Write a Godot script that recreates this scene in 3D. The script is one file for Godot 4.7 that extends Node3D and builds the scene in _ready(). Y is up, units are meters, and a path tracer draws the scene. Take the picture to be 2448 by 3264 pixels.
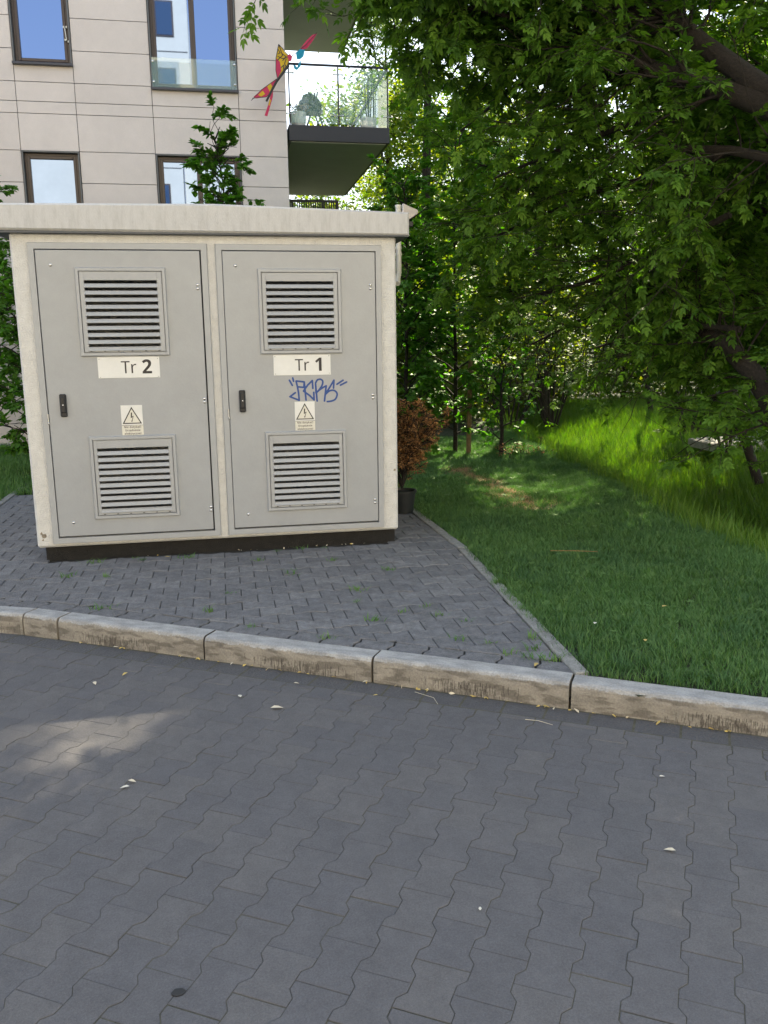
extends Node3D

# ------------------------------------------------------------------ helpers
var rng := RandomNumberGenerator.new()
var used := {}
const CAM := Vector3(1.405, 1.7005, 6.555)
var cam_basis := Basis()

func lin(r: float, g: float, b: float) -> Color:
	return Color(r, g, b).linear_to_srgb()

func numbered(called: String, parent: Node) -> String:
	var key := str(parent.get_instance_id()) + called
	var n: int = used.get(key, 0)
	used[key] = n + 1
	return called if n == 0 else "%s_%03d" % [called, n]

func put(o: Node3D, called: String, parent: Node = self) -> Node3D:
	o.name = numbered(called, parent)
	parent.add_child(o, true)
	return o

func tag(o: Node3D, label: String, category: String, group := "") -> Node3D:
	o.set_meta("label", label)
	o.set_meta("category", category)
	if group != "":
		o.set_meta("group", group)
	return o

func thing(called: String, label: String, category: String, at := Vector3.ZERO, group := "") -> Node3D:
	var o := Node3D.new()
	put(o, called)
	o.position = at
	return tag(o, label, category, group)

func mi(mesh: Mesh, mat: Material, called: String, parent: Node = self) -> MeshInstance3D:
	var o := MeshInstance3D.new()
	o.mesh = mesh
	if mat != null:
		o.material_override = mat
	put(o, called, parent)
	return o

func mb() -> SurfaceTool:
	var st := SurfaceTool.new()
	st.begin(Mesh.PRIMITIVE_TRIANGLES)
	return st

func build(st: SurfaceTool, called: String, mat: Material, parent: Node = self) -> MeshInstance3D:
	return mi(st.commit(), mat, called, parent)

func tri(st: SurfaceTool, a: Vector3, b: Vector3, c: Vector3, out: Vector3) -> void:
	var n := (c - a).cross(b - a)
	if n.length_squared() < 1e-16:
		return
	if n.dot(out) < 0:
		var t := b
		b = c
		c = t
		n = -n
	n = n.normalized()
	for p in [a, b, c]:
		st.set_normal(n)
		st.add_vertex(p)

func quad(st: SurfaceTool, a: Vector3, b: Vector3, c: Vector3, d: Vector3, out: Vector3) -> void:
	tri(st, a, b, c, out)
	tri(st, a, c, d, out)

# chamfered box
func box(st: SurfaceTool, c: Vector3, s: Vector3, ch := 0.0, bs := Basis()) -> void:
	var h := s * 0.5
	ch = minf(ch, minf(h.x, minf(h.y, h.z)) * 0.9)
	var f := func(p: Vector3) -> Vector3: return c + bs * p
	for ax in 3:
		for sg in [-1.0, 1.0]:
			var u := (ax + 1) % 3
			var v := (ax + 2) % 3
			var ps: Array[Vector3] = []
			for k in [[-1, -1], [1, -1], [1, 1], [-1, 1]]:
				var p := Vector3.ZERO
				p[ax] = sg * h[ax]
				p[u] = k[0] * (h[u] - ch)
				p[v] = k[1] * (h[v] - ch)
				ps.append(f.call(p))
			var o := Vector3.ZERO
			o[ax] = sg
			quad(st, ps[0], ps[1], ps[2], ps[3], bs * o)
	if ch <= 0.0:
		return
	for ax in 3:
		var u := (ax + 1) % 3
		var v := (ax + 2) % 3
		for su in [-1.0, 1.0]:
			for sv in [-1.0, 1.0]:
				var ps: Array[Vector3] = []
				for e in [-1.0, 1.0]:
					var p := Vector3.ZERO
					p[ax] = e * (h[ax] - ch)
					p[u] = su * h[u]
					p[v] = sv * (h[v] - ch)
					var q := p
					q[u] = su * (h[u] - ch)
					q[v] = sv * h[v]
					if e < 0:
						ps.append(f.call(p)); ps.append(f.call(q))
					else:
						ps.append(f.call(q)); ps.append(f.call(p))
				var o := Vector3.ZERO
				o[u] = su
				o[v] = sv
				quad(st, ps[0], ps[1], ps[2], ps[3], bs * o)
	for sx in [-1.0, 1.0]:
		for sy in [-1.0, 1.0]:
			for sz in [-1.0, 1.0]:
				var sgn := Vector3(sx, sy, sz)
				var ps: Array[Vector3] = []
				for ax in 3:
					var p := sgn * (h - Vector3.ONE * ch)
					p[ax] = sgn[ax] * h[ax]
					ps.append(f.call(p))
				tri(st, ps[0], ps[1], ps[2], bs * sgn)

func inset(poly: PackedVector2Array, d: float) -> PackedVector2Array:
	var out := PackedVector2Array()
	var n := poly.size()
	var area := 0.0
	for i in n:
		area += poly[i].cross(poly[(i + 1) % n])
	var sg := 1.0 if area > 0 else -1.0
	for i in n:
		var a := (poly[i] - poly[(i + n - 1) % n]).normalized()
		var b := (poly[(i + 1) % n] - poly[i]).normalized()
		var na := Vector2(-a.y, a.x) * sg
		var nb := Vector2(-b.y, b.x) * sg
		var m := na + nb
		var k := m.length_squared()
		out.append(poly[i] + (m * (2.0 / k) * d if k > 0.4 else na * d))
	return out

# polygon in local xy, front face at z = 0, extruded towards -z, with a bevelled front rim
func prism(st: SurfaceTool, poly: PackedVector2Array, depth: float, bev: float, xf: Transform3D, back := false) -> void:
	var n := poly.size()
	var top := inset(poly, bev) if bev > 0 else poly
	var ids := Geometry2D.triangulate_polygon(top)
	if ids.is_empty():
		top = poly
		ids = Geometry2D.triangulate_polygon(poly)
	var zf := xf.basis * Vector3(0, 0, 1)
	for i in range(0, ids.size(), 3):
		var p: Array[Vector3] = []
		for k in 3:
			p.append(xf * Vector3(top[ids[i + k]].x, top[ids[i + k]].y, 0))
		tri(st, p[0], p[1], p[2], zf)
		if back:
			for k in 3:
				p[k] = xf * Vector3(poly[ids[i + k]].x, poly[ids[i + k]].y, -depth)
			tri(st, p[0], p[1], p[2], -zf)
	var area := 0.0
	for i in n:
		area += poly[i].cross(poly[(i + 1) % n])
	var sg := 1.0 if area > 0 else -1.0
	for i in n:
		var j := (i + 1) % n
		var e := (poly[j] - poly[i]).normalized()
		var o := xf.basis * (Vector3(e.y, -e.x, 0) * sg)
		var a := xf * Vector3(poly[i].x, poly[i].y, -bev)
		var b := xf * Vector3(poly[j].x, poly[j].y, -bev)
		if bev > 0:
			quad(st, xf * Vector3(top[i].x, top[i].y, 0), xf * Vector3(top[j].x, top[j].y, 0), b, a, o + zf)
		quad(st, a, b, xf * Vector3(poly[j].x, poly[j].y, -depth), xf * Vector3(poly[i].x, poly[i].y, -depth), o)

# round tube along a polyline, smooth
func tube(st: SurfaceTool, pts: Array, r0: float, r1: float, sides := 6, caps := true, wob := 0.0) -> void:
	var n := pts.size()
	var rings: Array = []
	var side := Vector3.ZERO
	for i in n:
		var d: Vector3 = (pts[mini(i + 1, n - 1)] - pts[maxi(i - 1, 0)]).normalized()
		if side == Vector3.ZERO:
			side = d.cross(Vector3.UP if absf(d.y) < 0.9 else Vector3.RIGHT).normalized()
		side = (side - d * side.dot(d)).normalized()
		var up := d.cross(side).normalized()
		var r := lerpf(r0, r1, float(i) / maxf(n - 1, 1))
		var ring: Array = []
		for k in sides:
			var a := TAU * k / sides
			var o := side * cos(a) + up * sin(a)
			var rr := r * (1.0 + (rng.randf_range(-wob, wob) if wob > 0 else 0.0))
			ring.append([pts[i] + o * rr, o])
		rings.append(ring)
	for i in n - 1:
		for k in sides:
			var l := (k + 1) % sides
			var q := [rings[i][k], rings[i][l], rings[i + 1][l], rings[i + 1][k]]
			for t in [[0, 2, 1], [0, 3, 2]]:
				# clockwise seen from outside
				var nn: Vector3 = (q[t[2]][0] - q[t[0]][0]).cross(q[t[1]][0] - q[t[0]][0])
				var ord: Array = t if nn.dot(q[0][1]) > 0 else [t[0], t[2], t[1]]
				for m in ord:
					st.set_normal(q[m][1])
					st.add_vertex(q[m][0])
	if caps:
		for e in [0, n - 1]:
			var o: Vector3 = (pts[0] - pts[1]) if e == 0 else (pts[n - 1] - pts[n - 2])
			for k in range(1, sides - 1):
				tri(st, rings[e][0][0], rings[e][k][0], rings[e][k + 1][0], o)

# surface of revolution about y; profile of (radius, height)
func lathe(st: SurfaceTool, c: Vector3, prof: Array, sides := 20) -> void:
	for i in prof.size() - 1:
		var a: Vector2 = prof[i]
		var b: Vector2 = prof[i + 1]
		var e := b - a
		var nr := Vector2(e.y, -e.x).normalized()
		for k in sides:
			var t0 := TAU * k / sides
			var t1 := TAU * (k + 1) / sides
			var d0 := Vector3(cos(t0), 0, sin(t0))
			var d1 := Vector3(cos(t1), 0, sin(t1))
			var q := [[c + d0 * a.x + Vector3.UP * a.y, d0], [c + d1 * a.x + Vector3.UP * a.y, d1], [c + d1 * b.x + Vector3.UP * b.y, d1], [c + d0 * b.x + Vector3.UP * b.y, d0]]
			for t in [[0, 1, 2], [0, 2, 3]]:
				var fn: Vector3 = (q[t[2]][0] - q[t[0]][0]).cross(q[t[1]][0] - q[t[0]][0])
				if fn.length_squared() < 1e-18:
					continue
				var want: Vector3 = q[0][1] * nr.x + Vector3.UP * nr.y
				var ord: Array = t if fn.dot(want) > 0 else [t[0], t[2], t[1]]
				for m in ord:
					st.set_normal((q[m][1] * nr.x + Vector3.UP * nr.y).normalized())
					st.add_vertex(q[m][0])

func dome(st: SurfaceTool, c: Vector3, r: float, h: float, out := Vector3.BACK, sides := 10) -> void:
	var bs := Basis(Quaternion(Vector3.UP, out))
	var tmp: Array = []
	for i in 4:
		var a := PI / 2 * i / 3.0
		tmp.append(Vector2(r * cos(a), h * sin(a)))
	for i in 3:
		for k in sides:
			var p: Array[Vector3] = []
			for e in [[i, k], [i, k + 1], [i + 1, k + 1], [i + 1, k]]:
				var t: float = TAU * e[1] / sides
				var q: Vector2 = tmp[e[0]]
				p.append(c + bs * Vector3(q.x * cos(t), q.y, q.x * sin(t)))
			quad(st, p[0], p[1], p[2], p[3], (p[0] + p[2]) * 0.5 - c + out * 0.0001)

# ------------------------------------------------------------------ textures and materials
func noise(seed_: int, freq: float, oct := 4, typ := FastNoiseLite.TYPE_SIMPLEX_SMOOTH) -> FastNoiseLite:
	var n := FastNoiseLite.new()
	n.seed = seed_
	n.frequency = freq
	n.noise_type = typ
	n.fractal_octaves = oct
	return n

# tone image: 1 +- amp around mid grey-white, several noises layered, tileable
func tone_tex(seed_: int, size: int, layers: Array, base := 0.82, speck := 0.0, tint := Color(1, 1, 1), stain := Color(0, 0, 0), stain_amt := 0.0) -> ImageTexture:
	var imgs: Array = []
	for l in layers:
		imgs.append(noise(seed_ + imgs.size() * 7, l[0], 4).get_seamless_image(size, size, false, false, 0.15, true))
	var sn := noise(seed_ + 91, 0.012, 5).get_seamless_image(size, size, false, false, 0.15, true)
	var r := RandomNumberGenerator.new()
	r.seed = seed_
	var im := Image.create(size, size, false, Image.FORMAT_RGB8)
	for y in size:
		for x in size:
			var v := base
			for k in imgs.size():
				v += (imgs[k].get_pixel(x, y).r - 0.5) * layers[k][1]
			if speck > 0:
				v += r.randf_range(-speck, speck)
			var c := Color(v * tint.r, v * tint.g, v * tint.b)
			if stain_amt > 0:
				var s := clampf((sn.get_pixel(x, y).r - 0.55) * 4.0, 0, 1) * stain_amt
				c = c.lerp(stain, s)
			im.set_pixel(x, y, c)
	im.generate_mipmaps()
	return ImageTexture.create_from_image(im)

func bump_tex(seed_: int, size: int, freq: float, k: float, oct := 4) -> ImageTexture:
	var im := noise(seed_, freq, oct).get_seamless_image(size, size, false, false, 0.15, true)
	im.convert(Image.FORMAT_RGB8)
	im.bump_map_to_normal_map(k)
	return ImageTexture.create_from_image(im)

func mat(c: Color, rough := 0.8, metal := 0.0) -> StandardMaterial3D:
	var m := StandardMaterial3D.new()
	m.albedo_color = c
	m.roughness = rough
	m.metallic = metal
	return m

func tmat(c: Color, rough: float, tex: Texture2D, scale: float, nrm: Texture2D = null, ns := 1.0, world := true) -> StandardMaterial3D:
	var m := mat(c, rough)
	m.albedo_texture = tex
	m.uv1_triplanar = true
	m.uv1_world_triplanar = world
	m.uv1_scale = Vector3.ONE * scale
	if nrm != null:
		m.normal_enabled = true
		m.normal_texture = nrm
		m.normal_scale = ns
	return m

func leaf_mat(c: Color, back: Color, rough := 0.6) -> StandardMaterial3D:
	var m := mat(c, rough)
	m.cull_mode = BaseMaterial3D.CULL_DISABLED
	m.metallic_specular = 0.3
	m.backlight_enabled = true
	m.backlight = back
	return m

var M := {}
func make_materials() -> void:
	var concrete := tone_tex(3, 512, [[0.008, 0.08], [0.03, 0.07], [0.15, 0.14]], 0.88, 0.07)
	var pave_tone := tone_tex(4, 512, [[0.012, 0.2], [0.04, 0.16], [0.15, 0.2]], 0.84, 0.08)
	var fine := bump_tex(5, 512, 0.09, 5.0)
	var stucco := bump_tex(6, 512, 0.11, 6.0, 3)
	var clean := tone_tex(8, 512, [[0.006, 0.035], [0.03, 0.02]], 0.96, 0.014)
	var streaky := tone_tex(9, 512, [[0.01, 0.05], [0.03, 0.04], [0.1, 0.04]], 0.94, 0.015, Color(1, 1, 1), Color(0.40, 0.37, 0.33), 0.06)
	var road_c := [lin(0.134, 0.129, 0.133), lin(0.127, 0.123, 0.128), lin(0.141, 0.135, 0.137), lin(0.130, 0.126, 0.132), lin(0.145, 0.138, 0.138)]
	M.road = []
	for c in road_c:
		M.road.append(tmat(c, 0.82, concrete, 1.4, fine, 0.16))
	M.road_edge = tmat(lin(0.106, 0.104, 0.108), 0.85, concrete, 1.1, fine, 0.6)
	M.road_wide = tmat(lin(0.1, 0.103, 0.116), 0.85, concrete, 0.5, fine, 0.6)
	var pc := [lin(0.205, 0.205, 0.215), lin(0.19, 0.19, 0.20), lin(0.22, 0.22, 0.23), lin(0.205, 0.204, 0.214), lin(0.25, 0.248, 0.254)]
	M.pave = []
	for c in pc:
		M.pave.append(tmat(c, 0.85, pave_tone, 1.6, fine, 0.8))
	M.sand = tmat(lin(0.115, 0.11, 0.075), 0.95, pave_tone, 3.0, fine, 1.0)
	M.sand_dark = tmat(lin(0.04, 0.038, 0.034), 0.95, pave_tone, 3.0, fine, 1.0)
	M.edging = tmat(lin(0.36, 0.355, 0.335), 0.9, pave_tone, 2.0, fine, 0.8)
	M.soil = tmat(lin(0.035, 0.045, 0.018), 1.0, pave_tone, 1.2, fine, 2.0)
	M.ground = tmat(lin(0.05, 0.06, 0.03), 1.0, pave_tone, 0.2, fine, 1.0)
	M.wall = tmat(lin(0.665, 0.66, 0.64), 0.9, tone_tex(12, 512, [[0.02, 0.06], [0.15, 0.06]], 0.95, 0.02, Color(1, 1, 1), Color(0.62, 0.57, 0.5), 0.05), 1.1, stucco, 0.35)
	M.fascia = tmat(lin(0.575, 0.572, 0.568), 0.7, streaky, 0.9, fine, 0.15)
	M.fascia.uv1_scale = Vector3(3.4, 0.6, 3.4)
	M.soffit_shade = mat(lin(0.1, 0.105, 0.11), 0.7)  # darker than the fascia: shade under the overhang put into the colour
	M.plinth = tmat(lin(0.022, 0.02, 0.018), 0.9, pave_tone, 2.0, fine, 1.5)
	M.door = tmat(lin(0.365, 0.378, 0.395), 0.33, clean, 0.7, fine, 0.03)
	M.door.metallic_specular = 0.5
	M.door_frame = tmat(lin(0.385, 0.397, 0.412), 0.36, clean, 1.1, fine, 0.03)
	M.gasket = mat(lin(0.03, 0.028, 0.027), 0.9)
	M.steel = mat(lin(0.6, 0.6, 0.6), 0.25, 1.0)
	M.black = mat(lin(0.015, 0.015, 0.016), 0.5)
	M.sign_white = tmat(lin(0.78, 0.78, 0.76), 0.45, clean, 1.0)
	M.sign_cream = tmat(lin(0.72, 0.70, 0.62), 0.45, clean, 1.0)
	M.ink = mat(lin(0.03, 0.025, 0.025), 0.6)
	M.ink_faded = mat(lin(0.11, 0.095, 0.09), 0.6)
	M.blue = mat(lin(0.006, 0.05, 0.24), 0.4)
	M.white_pipe = mat(lin(0.66, 0.66, 0.62), 0.4)
	M.panel_white = mat(lin(0.62, 0.58, 0.58), 0.5)
	M.panels = []
	for c in [lin(0.68, 0.62, 0.59), lin(0.665, 0.605, 0.575), lin(0.69, 0.63, 0.60)]:
		M.panels.append(tmat(c, 0.6, clean, 0.35, fine, 0.05))
	M.core = mat(lin(0.06, 0.055, 0.05), 0.9)
	M.slab_light = tmat(lin(0.33, 0.35, 0.33), 0.8, clean, 0.5)
	M.anthracite = mat(lin(0.02, 0.022, 0.03), 0.5)
	M.win_frame = mat(lin(0.06, 0.04, 0.032), 0.35)
	M.win_lining = mat(lin(0.1, 0.105, 0.11), 0.45)
	M.sill = mat(lin(0.035, 0.038, 0.055), 0.35)
	M.win_glass = mat(Color(0.47, 0.55, 0.70), 0.015, 1.0)
	M.clear = mat(Color(0.75, 0.9, 0.86, 0.13), 0.02)
	M.clear.transparency = BaseMaterial3D.TRANSPARENCY_ALPHA
	M.pot_white = mat(lin(0.62, 0.64, 0.62), 0.45)
	M.pot_dark = tmat(lin(0.02, 0.024, 0.026), 0.5, pave_tone, 2.0)
	M.bark = tmat(lin(0.05, 0.039, 0.031), 0.95, tone_tex(21, 512, [[0.02, 0.5], [0.08, 0.4]], 0.75, 0.06), 3.0, bump_tex(22, 512, 0.05, 14.0), 1.5, false)
	M.bark_dark = tmat(lin(0.03, 0.024, 0.019), 0.95, pave_tone, 3.0, fine, 1.5, false)
	M.stake = tmat(lin(0.30, 0.19, 0.11), 0.85, pave_tone, 2.5, fine, 0.8)
	M.dry_leaf = []
	for c in [lin(0.62, 0.55, 0.42), lin(0.55, 0.42, 0.14), lin(0.50, 0.36, 0.12), lin(0.66, 0.62, 0.52)]:
		M.dry_leaf.append(leaf_mat(c, Color(0.2, 0.17, 0.08), 0.6))
	M.kerb = []
	for k in 5:
		M.kerb.append(kerb_mat(40 + k, fine))
	M.cream = tmat(lin(0.64, 0.59, 0.49), 0.8, clean, 0.2)
	M.opp_glass = mat(lin(0.04, 0.07, 0.12), 0.05)
	# foliage
	M.maple = [leaf_mat(lin(0.066, 0.138, 0.016), Color(0.30, 0.48, 0.03)), leaf_mat(lin(0.09, 0.172, 0.02), Color(0.38, 0.56, 0.035)), leaf_mat(lin(0.05, 0.11, 0.014), Color(0.22, 0.38, 0.025))]
	M.beam = [leaf_mat(lin(0.062, 0.145, 0.018), Color(0.26, 0.5, 0.03)), leaf_mat(lin(0.08, 0.175, 0.022), Color(0.34, 0.58, 0.04)), leaf_mat(lin(0.05, 0.118, 0.016), Color(0.2, 0.42, 0.025))]
	M.far = [leaf_mat(lin(0.075, 0.125, 0.02), Color(0.44, 0.54, 0.04)), leaf_mat(lin(0.06, 0.115, 0.02), Color(0.34, 0.47, 0.035)), leaf_mat(lin(0.09, 0.14, 0.025), Color(0.54, 0.6, 0.05))]
	M.pale = [leaf_mat(lin(0.085, 0.12, 0.05), Color(0.34, 0.44, 0.12)), leaf_mat(lin(0.1, 0.14, 0.06), Color(0.4, 0.5, 0.14)), leaf_mat(lin(0.075, 0.11, 0.05), Color(0.3, 0.4, 0.1))]
	M.lawn = [leaf_mat(lin(0.078, 0.155, 0.048), Color(0.22, 0.4, 0.07), 0.6), leaf_mat(lin(0.102, 0.178, 0.056), Color(0.27, 0.44, 0.07), 0.6), leaf_mat(lin(0.062, 0.13, 0.046), Color(0.18, 0.34, 0.07), 0.6)]
	M.meadow = [leaf_mat(lin(0.066, 0.128, 0.018), Color(0.28, 0.46, 0.03), 0.6), leaf_mat(lin(0.084, 0.142, 0.022), Color(0.36, 0.50, 0.04), 0.6)]
	M.straw = leaf_mat(lin(0.34, 0.24, 0.12), Color(0.3, 0.22, 0.1), 0.7)
	M.dead = [leaf_mat(lin(0.33, 0.165, 0.06), Color(0.22, 0.11, 0.04), 0.8), leaf_mat(lin(0.18, 0.10, 0.05), Color(0.15, 0.085, 0.035), 0.8), leaf_mat(lin(0.38, 0.21, 0.09), Color(0.28, 0.15, 0.055), 0.8)]

# kerb stone skin: u runs along the stone, v 0..0.44 is the top, 0.44..1 the face; cement grey above, sandy and tyre-scuffed below
func kerb_mat(seed_: int, fine: Texture2D) -> StandardMaterial3D:
	var w := 640
	var h := 192
	var n1 := noise(seed_, 0.010, 5)
	var n2 := noise(seed_ + 1, 0.06, 3)
	var n3 := noise(seed_ + 2, 0.022, 4)
	var r := RandomNumberGenerator.new()
	r.seed = seed_
	var im := Image.create(w, h, false, Image.FORMAT_RGB8)
	var grey := Color(0.60, 0.597, 0.59)
	var tan := Color(0.545, 0.52, 0.48)
	var dirt := Color(0.30, 0.275, 0.25)
	for y in h:
		var v := float(y) / h
		for x in w:
			var wob := n2.get_noise_2d(x, 5.0) * 0.02 + n1.get_noise_2d(x, 50.0) * 0.03
			var c := grey if v < 0.47 + wob else tan
			var t := 1.0 + n1.get_noise_2d(x, y * 2.0) * 0.16 + n2.get_noise_2d(x * 2.0, y * 2.0) * 0.10 + r.randf_range(-0.03, 0.03)
			c = Color(c.r * t, c.g * t, c.b * t)
			if v > 0.47:
				var s := clampf((n1.get_noise_2d(x * 0.8 + 300.0, y * 3.0) - 0.02) * 2.4, 0, 0.62)
				c = c.lerp(dirt, s * (0.7 + 0.3 * n2.get_noise_2d(x * 3.0, y)))
			im.set_pixel(x, y, c)
	# short upright scuffs left by tyres
	var x0 := r.randi_range(120, 330)
	for i in 230:
		var x := clampi(int(r.randfn(x0 + 110, 75)), 2, w - 3)
		var ya := int((0.60 + r.randf() * 0.2) * h)
		var ln := r.randi_range(6, 24)
		var a := r.randf_range(0.25, 0.6)
		for y in range(ya, mini(ya + ln, h - 4)):
			for dx in 2:
				im.set_pixel(x + dx, y, im.get_pixel(x + dx, y).lerp(dirt * 0.8, a))
	im.generate_mipmaps()
	var m := mat(Color(1, 1, 1), 0.92)
	m.albedo_texture = ImageTexture.create_from_image(im)
	m.normal_enabled = true
	m.normal_texture = fine
	m.normal_scale = 0.5
	return m

# ------------------------------------------------------------------ scene
func _ready() -> void:
	rng.seed = 7
	# camera
	var fwd := Vector3(0.181, -0.1937, -0.9643).normalized()
	var right := Vector3(0.982, -0.0124, 0.187)
	right = (right - fwd * right.dot(fwd)).normalized()
	cam_basis = Basis(right, right.cross(fwd), -fwd)
	var cam := Camera3D.new()
	cam.name = "camera"
	cam.transform = Transform3D(cam_basis, CAM)
	cam.fov = 62.143
	cam.near = 0.05
	cam.far = 400.0
	add_child(cam)
	# sky, exposure
	var env := Environment.new()
	env.background_mode = Environment.BG_SKY
	var sky := Sky.new()
	var sm := PhysicalSkyMaterial.new()
	sm.energy_multiplier = 3.0
	sm.turbidity = 8.0
	sm.rayleigh_color = Color(0.36, 0.42, 0.52)
	sm.ground_color = Color(0.2, 0.2, 0.18)
	sky.sky_material = sm
	env.sky = sky
	env.tonemap_mode = Environment.TONE_MAPPER_LINEAR
	env.tonemap_exposure = 4.4
	env.sdfgi_enabled = true
	env.ssao_enabled = true
	env.ssil_enabled = true
	var we := WorldEnvironment.new()
	we.name = "world_environment"
	we.environment = env
	add_child(we)
	# sun: behind the flats and the trees, to the right
	var sun := DirectionalLight3D.new()
	sun.name = "sun"
	var to_sun := Vector3(0.39, 0.95, -0.92).normalized()
	sun.basis = Basis.looking_at(-to_sun, Vector3.UP)
	sun.light_energy = 1.6
	sun.light_color = Color(1.0, 0.94, 0.82)
	sun.light_angular_distance = 0.5
	sun.shadow_enabled = true
	add_child(sun)

	make_materials()
	make_ground()
	make_kerb()
	make_road()
	make_pavement()
	make_edging()
	make_apartment_block()
	make_opposite_block()
	make_kiosk()
	make_balcony_things()
	make_kite()
	make_plants()
	make_grass()
	make_litter()

# ------------------------------------------------------------------ ground
const K4 := Vector3(2.0934, 0, 2.5034)
const TK := Vector3(0.8525, 0, 0.5227)
const NK := Vector3(-0.5227, 0, 0.8525)     # from the kerb towards the road
const KW := 0.13
const KH := 0.129

func kp(s: float, m: float, y := 0.0) -> Vector3:
	return K4 + TK * s + NK * m + Vector3.UP * y

func lip_x(z: float) -> float:
	var pts := [[-9.0, 6.6], [-6.1, 6.02], [-2.3, 5.56], [-0.16, 5.19], [1.4, 5.08], [4.5, 5.0]]
	for i in pts.size() - 1:
		if z < pts[i + 1][0]:
			return lerpf(pts[i][1], pts[i + 1][1], clampf((z - pts[i][0]) / (pts[i + 1][0] - pts[i][0]), 0, 1))
	return 5.0

var hill := noise(77, 0.35, 3)
func height(x: float, z: float) -> float:
	var d := x - lip_x(z)
	var b := 0.125 + 0.07 * exp(-pow(d + 0.15, 2) * 6.0)
	b -= 0.5 * smoothstep(0.0, 1.0, d)
	b += 0.44 * smoothstep(1.2, 3.6, d)
	b += hill.get_noise_2d(x * 2.0, z * 2.0) * 0.04 * smoothstep(0.0, 1.0, minf(absf(x - 3.1) + 0.1, 1.0))
	if x < 3.6:
		b = lerpf(0.115, b, smoothstep(3.1, 3.6, x))
	var kb := behind_kerb(x, z)
	if kb < 0.5:
		b = lerpf(minf(b, 0.112), b, smoothstep(0.1, 0.5, kb))
	return b

func sheet(called: String, x0: float, x1: float, z0: float, z1: float, step: float, m: Material, f: Callable, keep: Callable) -> MeshInstance3D:
	var st := mb()
	var nx := int((x1 - x0) / step)
	var nz := int((z1 - z0) / step)
	for i in nx:
		for j in nz:
			var xa := x0 + i * step
			var za := z0 + j * step
			if not keep.call(xa + step * 0.5, za + step * 0.5):
				continue
			var p: Array[Vector3] = []
			for k in [[0, 0], [1, 0], [1, 1], [0, 1]]:
				var x: float = xa + k[0] * step
				var z: float = za + k[1] * step
				p.append(Vector3(x, f.call(x, z), z))
			quad(st, p[0], p[1], p[2], p[3], Vector3.UP)
	var o := build(st, called, m)
	o.set_meta("kind", "structure")
	return o

func behind_kerb(x: float, z: float) -> float:
	return -(Vector3(x, 0, z) - K4).dot(NK)

func make_ground() -> void:
	var st := mb()
	quad(st, Vector3(-200, -0.7, -250), Vector3(200, -0.7, -250), Vector3(200, -0.7, 120), Vector3(-200, -0.7, 120), Vector3.UP)
	build(st, "ground", M.ground).set_meta("kind", "structure")
	sheet("lawn_soil", 3.0, 16.0, -16.0, 8.0, 0.2, M.soil, height, func(x, z): return behind_kerb(x, z) > 0.12)
	sheet("meadow_soil", 2.5, 30.0, -40.0, -16.0, 1.0, M.soil, func(x, z): return 0.1, func(x, z): return true)
	sheet("side_lawn_soil", -8.0, -0.95, -8.45, 1.0, 0.5, M.soil, func(x, z): return 0.11, func(x, z): return true)
	sheet("rear_lawn_soil", -0.95, 3.0, -8.45, -3.2, 0.25, M.soil, func(x, z): return 0.11, func(x, z): return true)

func dogbone(L: float, pitch: float, gap: float, d: float) -> PackedVector2Array:
	var w := (pitch - gap) * 0.5
	var l := (L - gap) * 0.5
	var q := L * 0.25
	var r := 0.014
	var right := [Vector2(w + d, -l), Vector2(w + d, -q - r), Vector2(w - d, -q + r), Vector2(w - d, q - r), Vector2(w + d, q + r), Vector2(w + d, l)]
	var out := PackedVector2Array(right)
	for i in 6:
		out.append(Vector2(-right[5 - i].x, right[5 - i].y))
	return out

func lay(list: Array, parent: MeshInstance3D, called: String, most: int, far_name: String) -> void:
	# list of [Transform3D, Mesh or null, polygon, material]; the nearest in view become parts
	for e in list:
		var v: Vector3 = cam_basis.inverse() * (e[0].origin - CAM)
		var sx := absf(v.x / -v.z) if v.z < 0 else 9.0
		var sy := absf(v.y / -v.z) if v.z < 0 else 9.0
		e.append(v.length() + (100.0 if sx > 0.47 or sy > 0.62 else 0.0))
	list.sort_custom(func(a, b): return a[4] < b[4])
	var rest := mb()
	var any := false
	for i in list.size():
		var e: Array = list[i]
		if i < most:
			var mesh: Mesh = e[1]
			if mesh == null:
				var st := mb()
				prism(st, e[2], 0.03, 0.004, Transform3D())
				mesh = st.commit()
			var o := mi(mesh, e[3], called, parent)
			o.transform = e[0]
		else:
			prism(rest, e[2], 0.03, 0.004, e[0])
			any = true
	if any:
		var o := build(rest, far_name, list[list.size() - 1][3], parent)
		o.set_meta("kind", "stuff")

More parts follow.
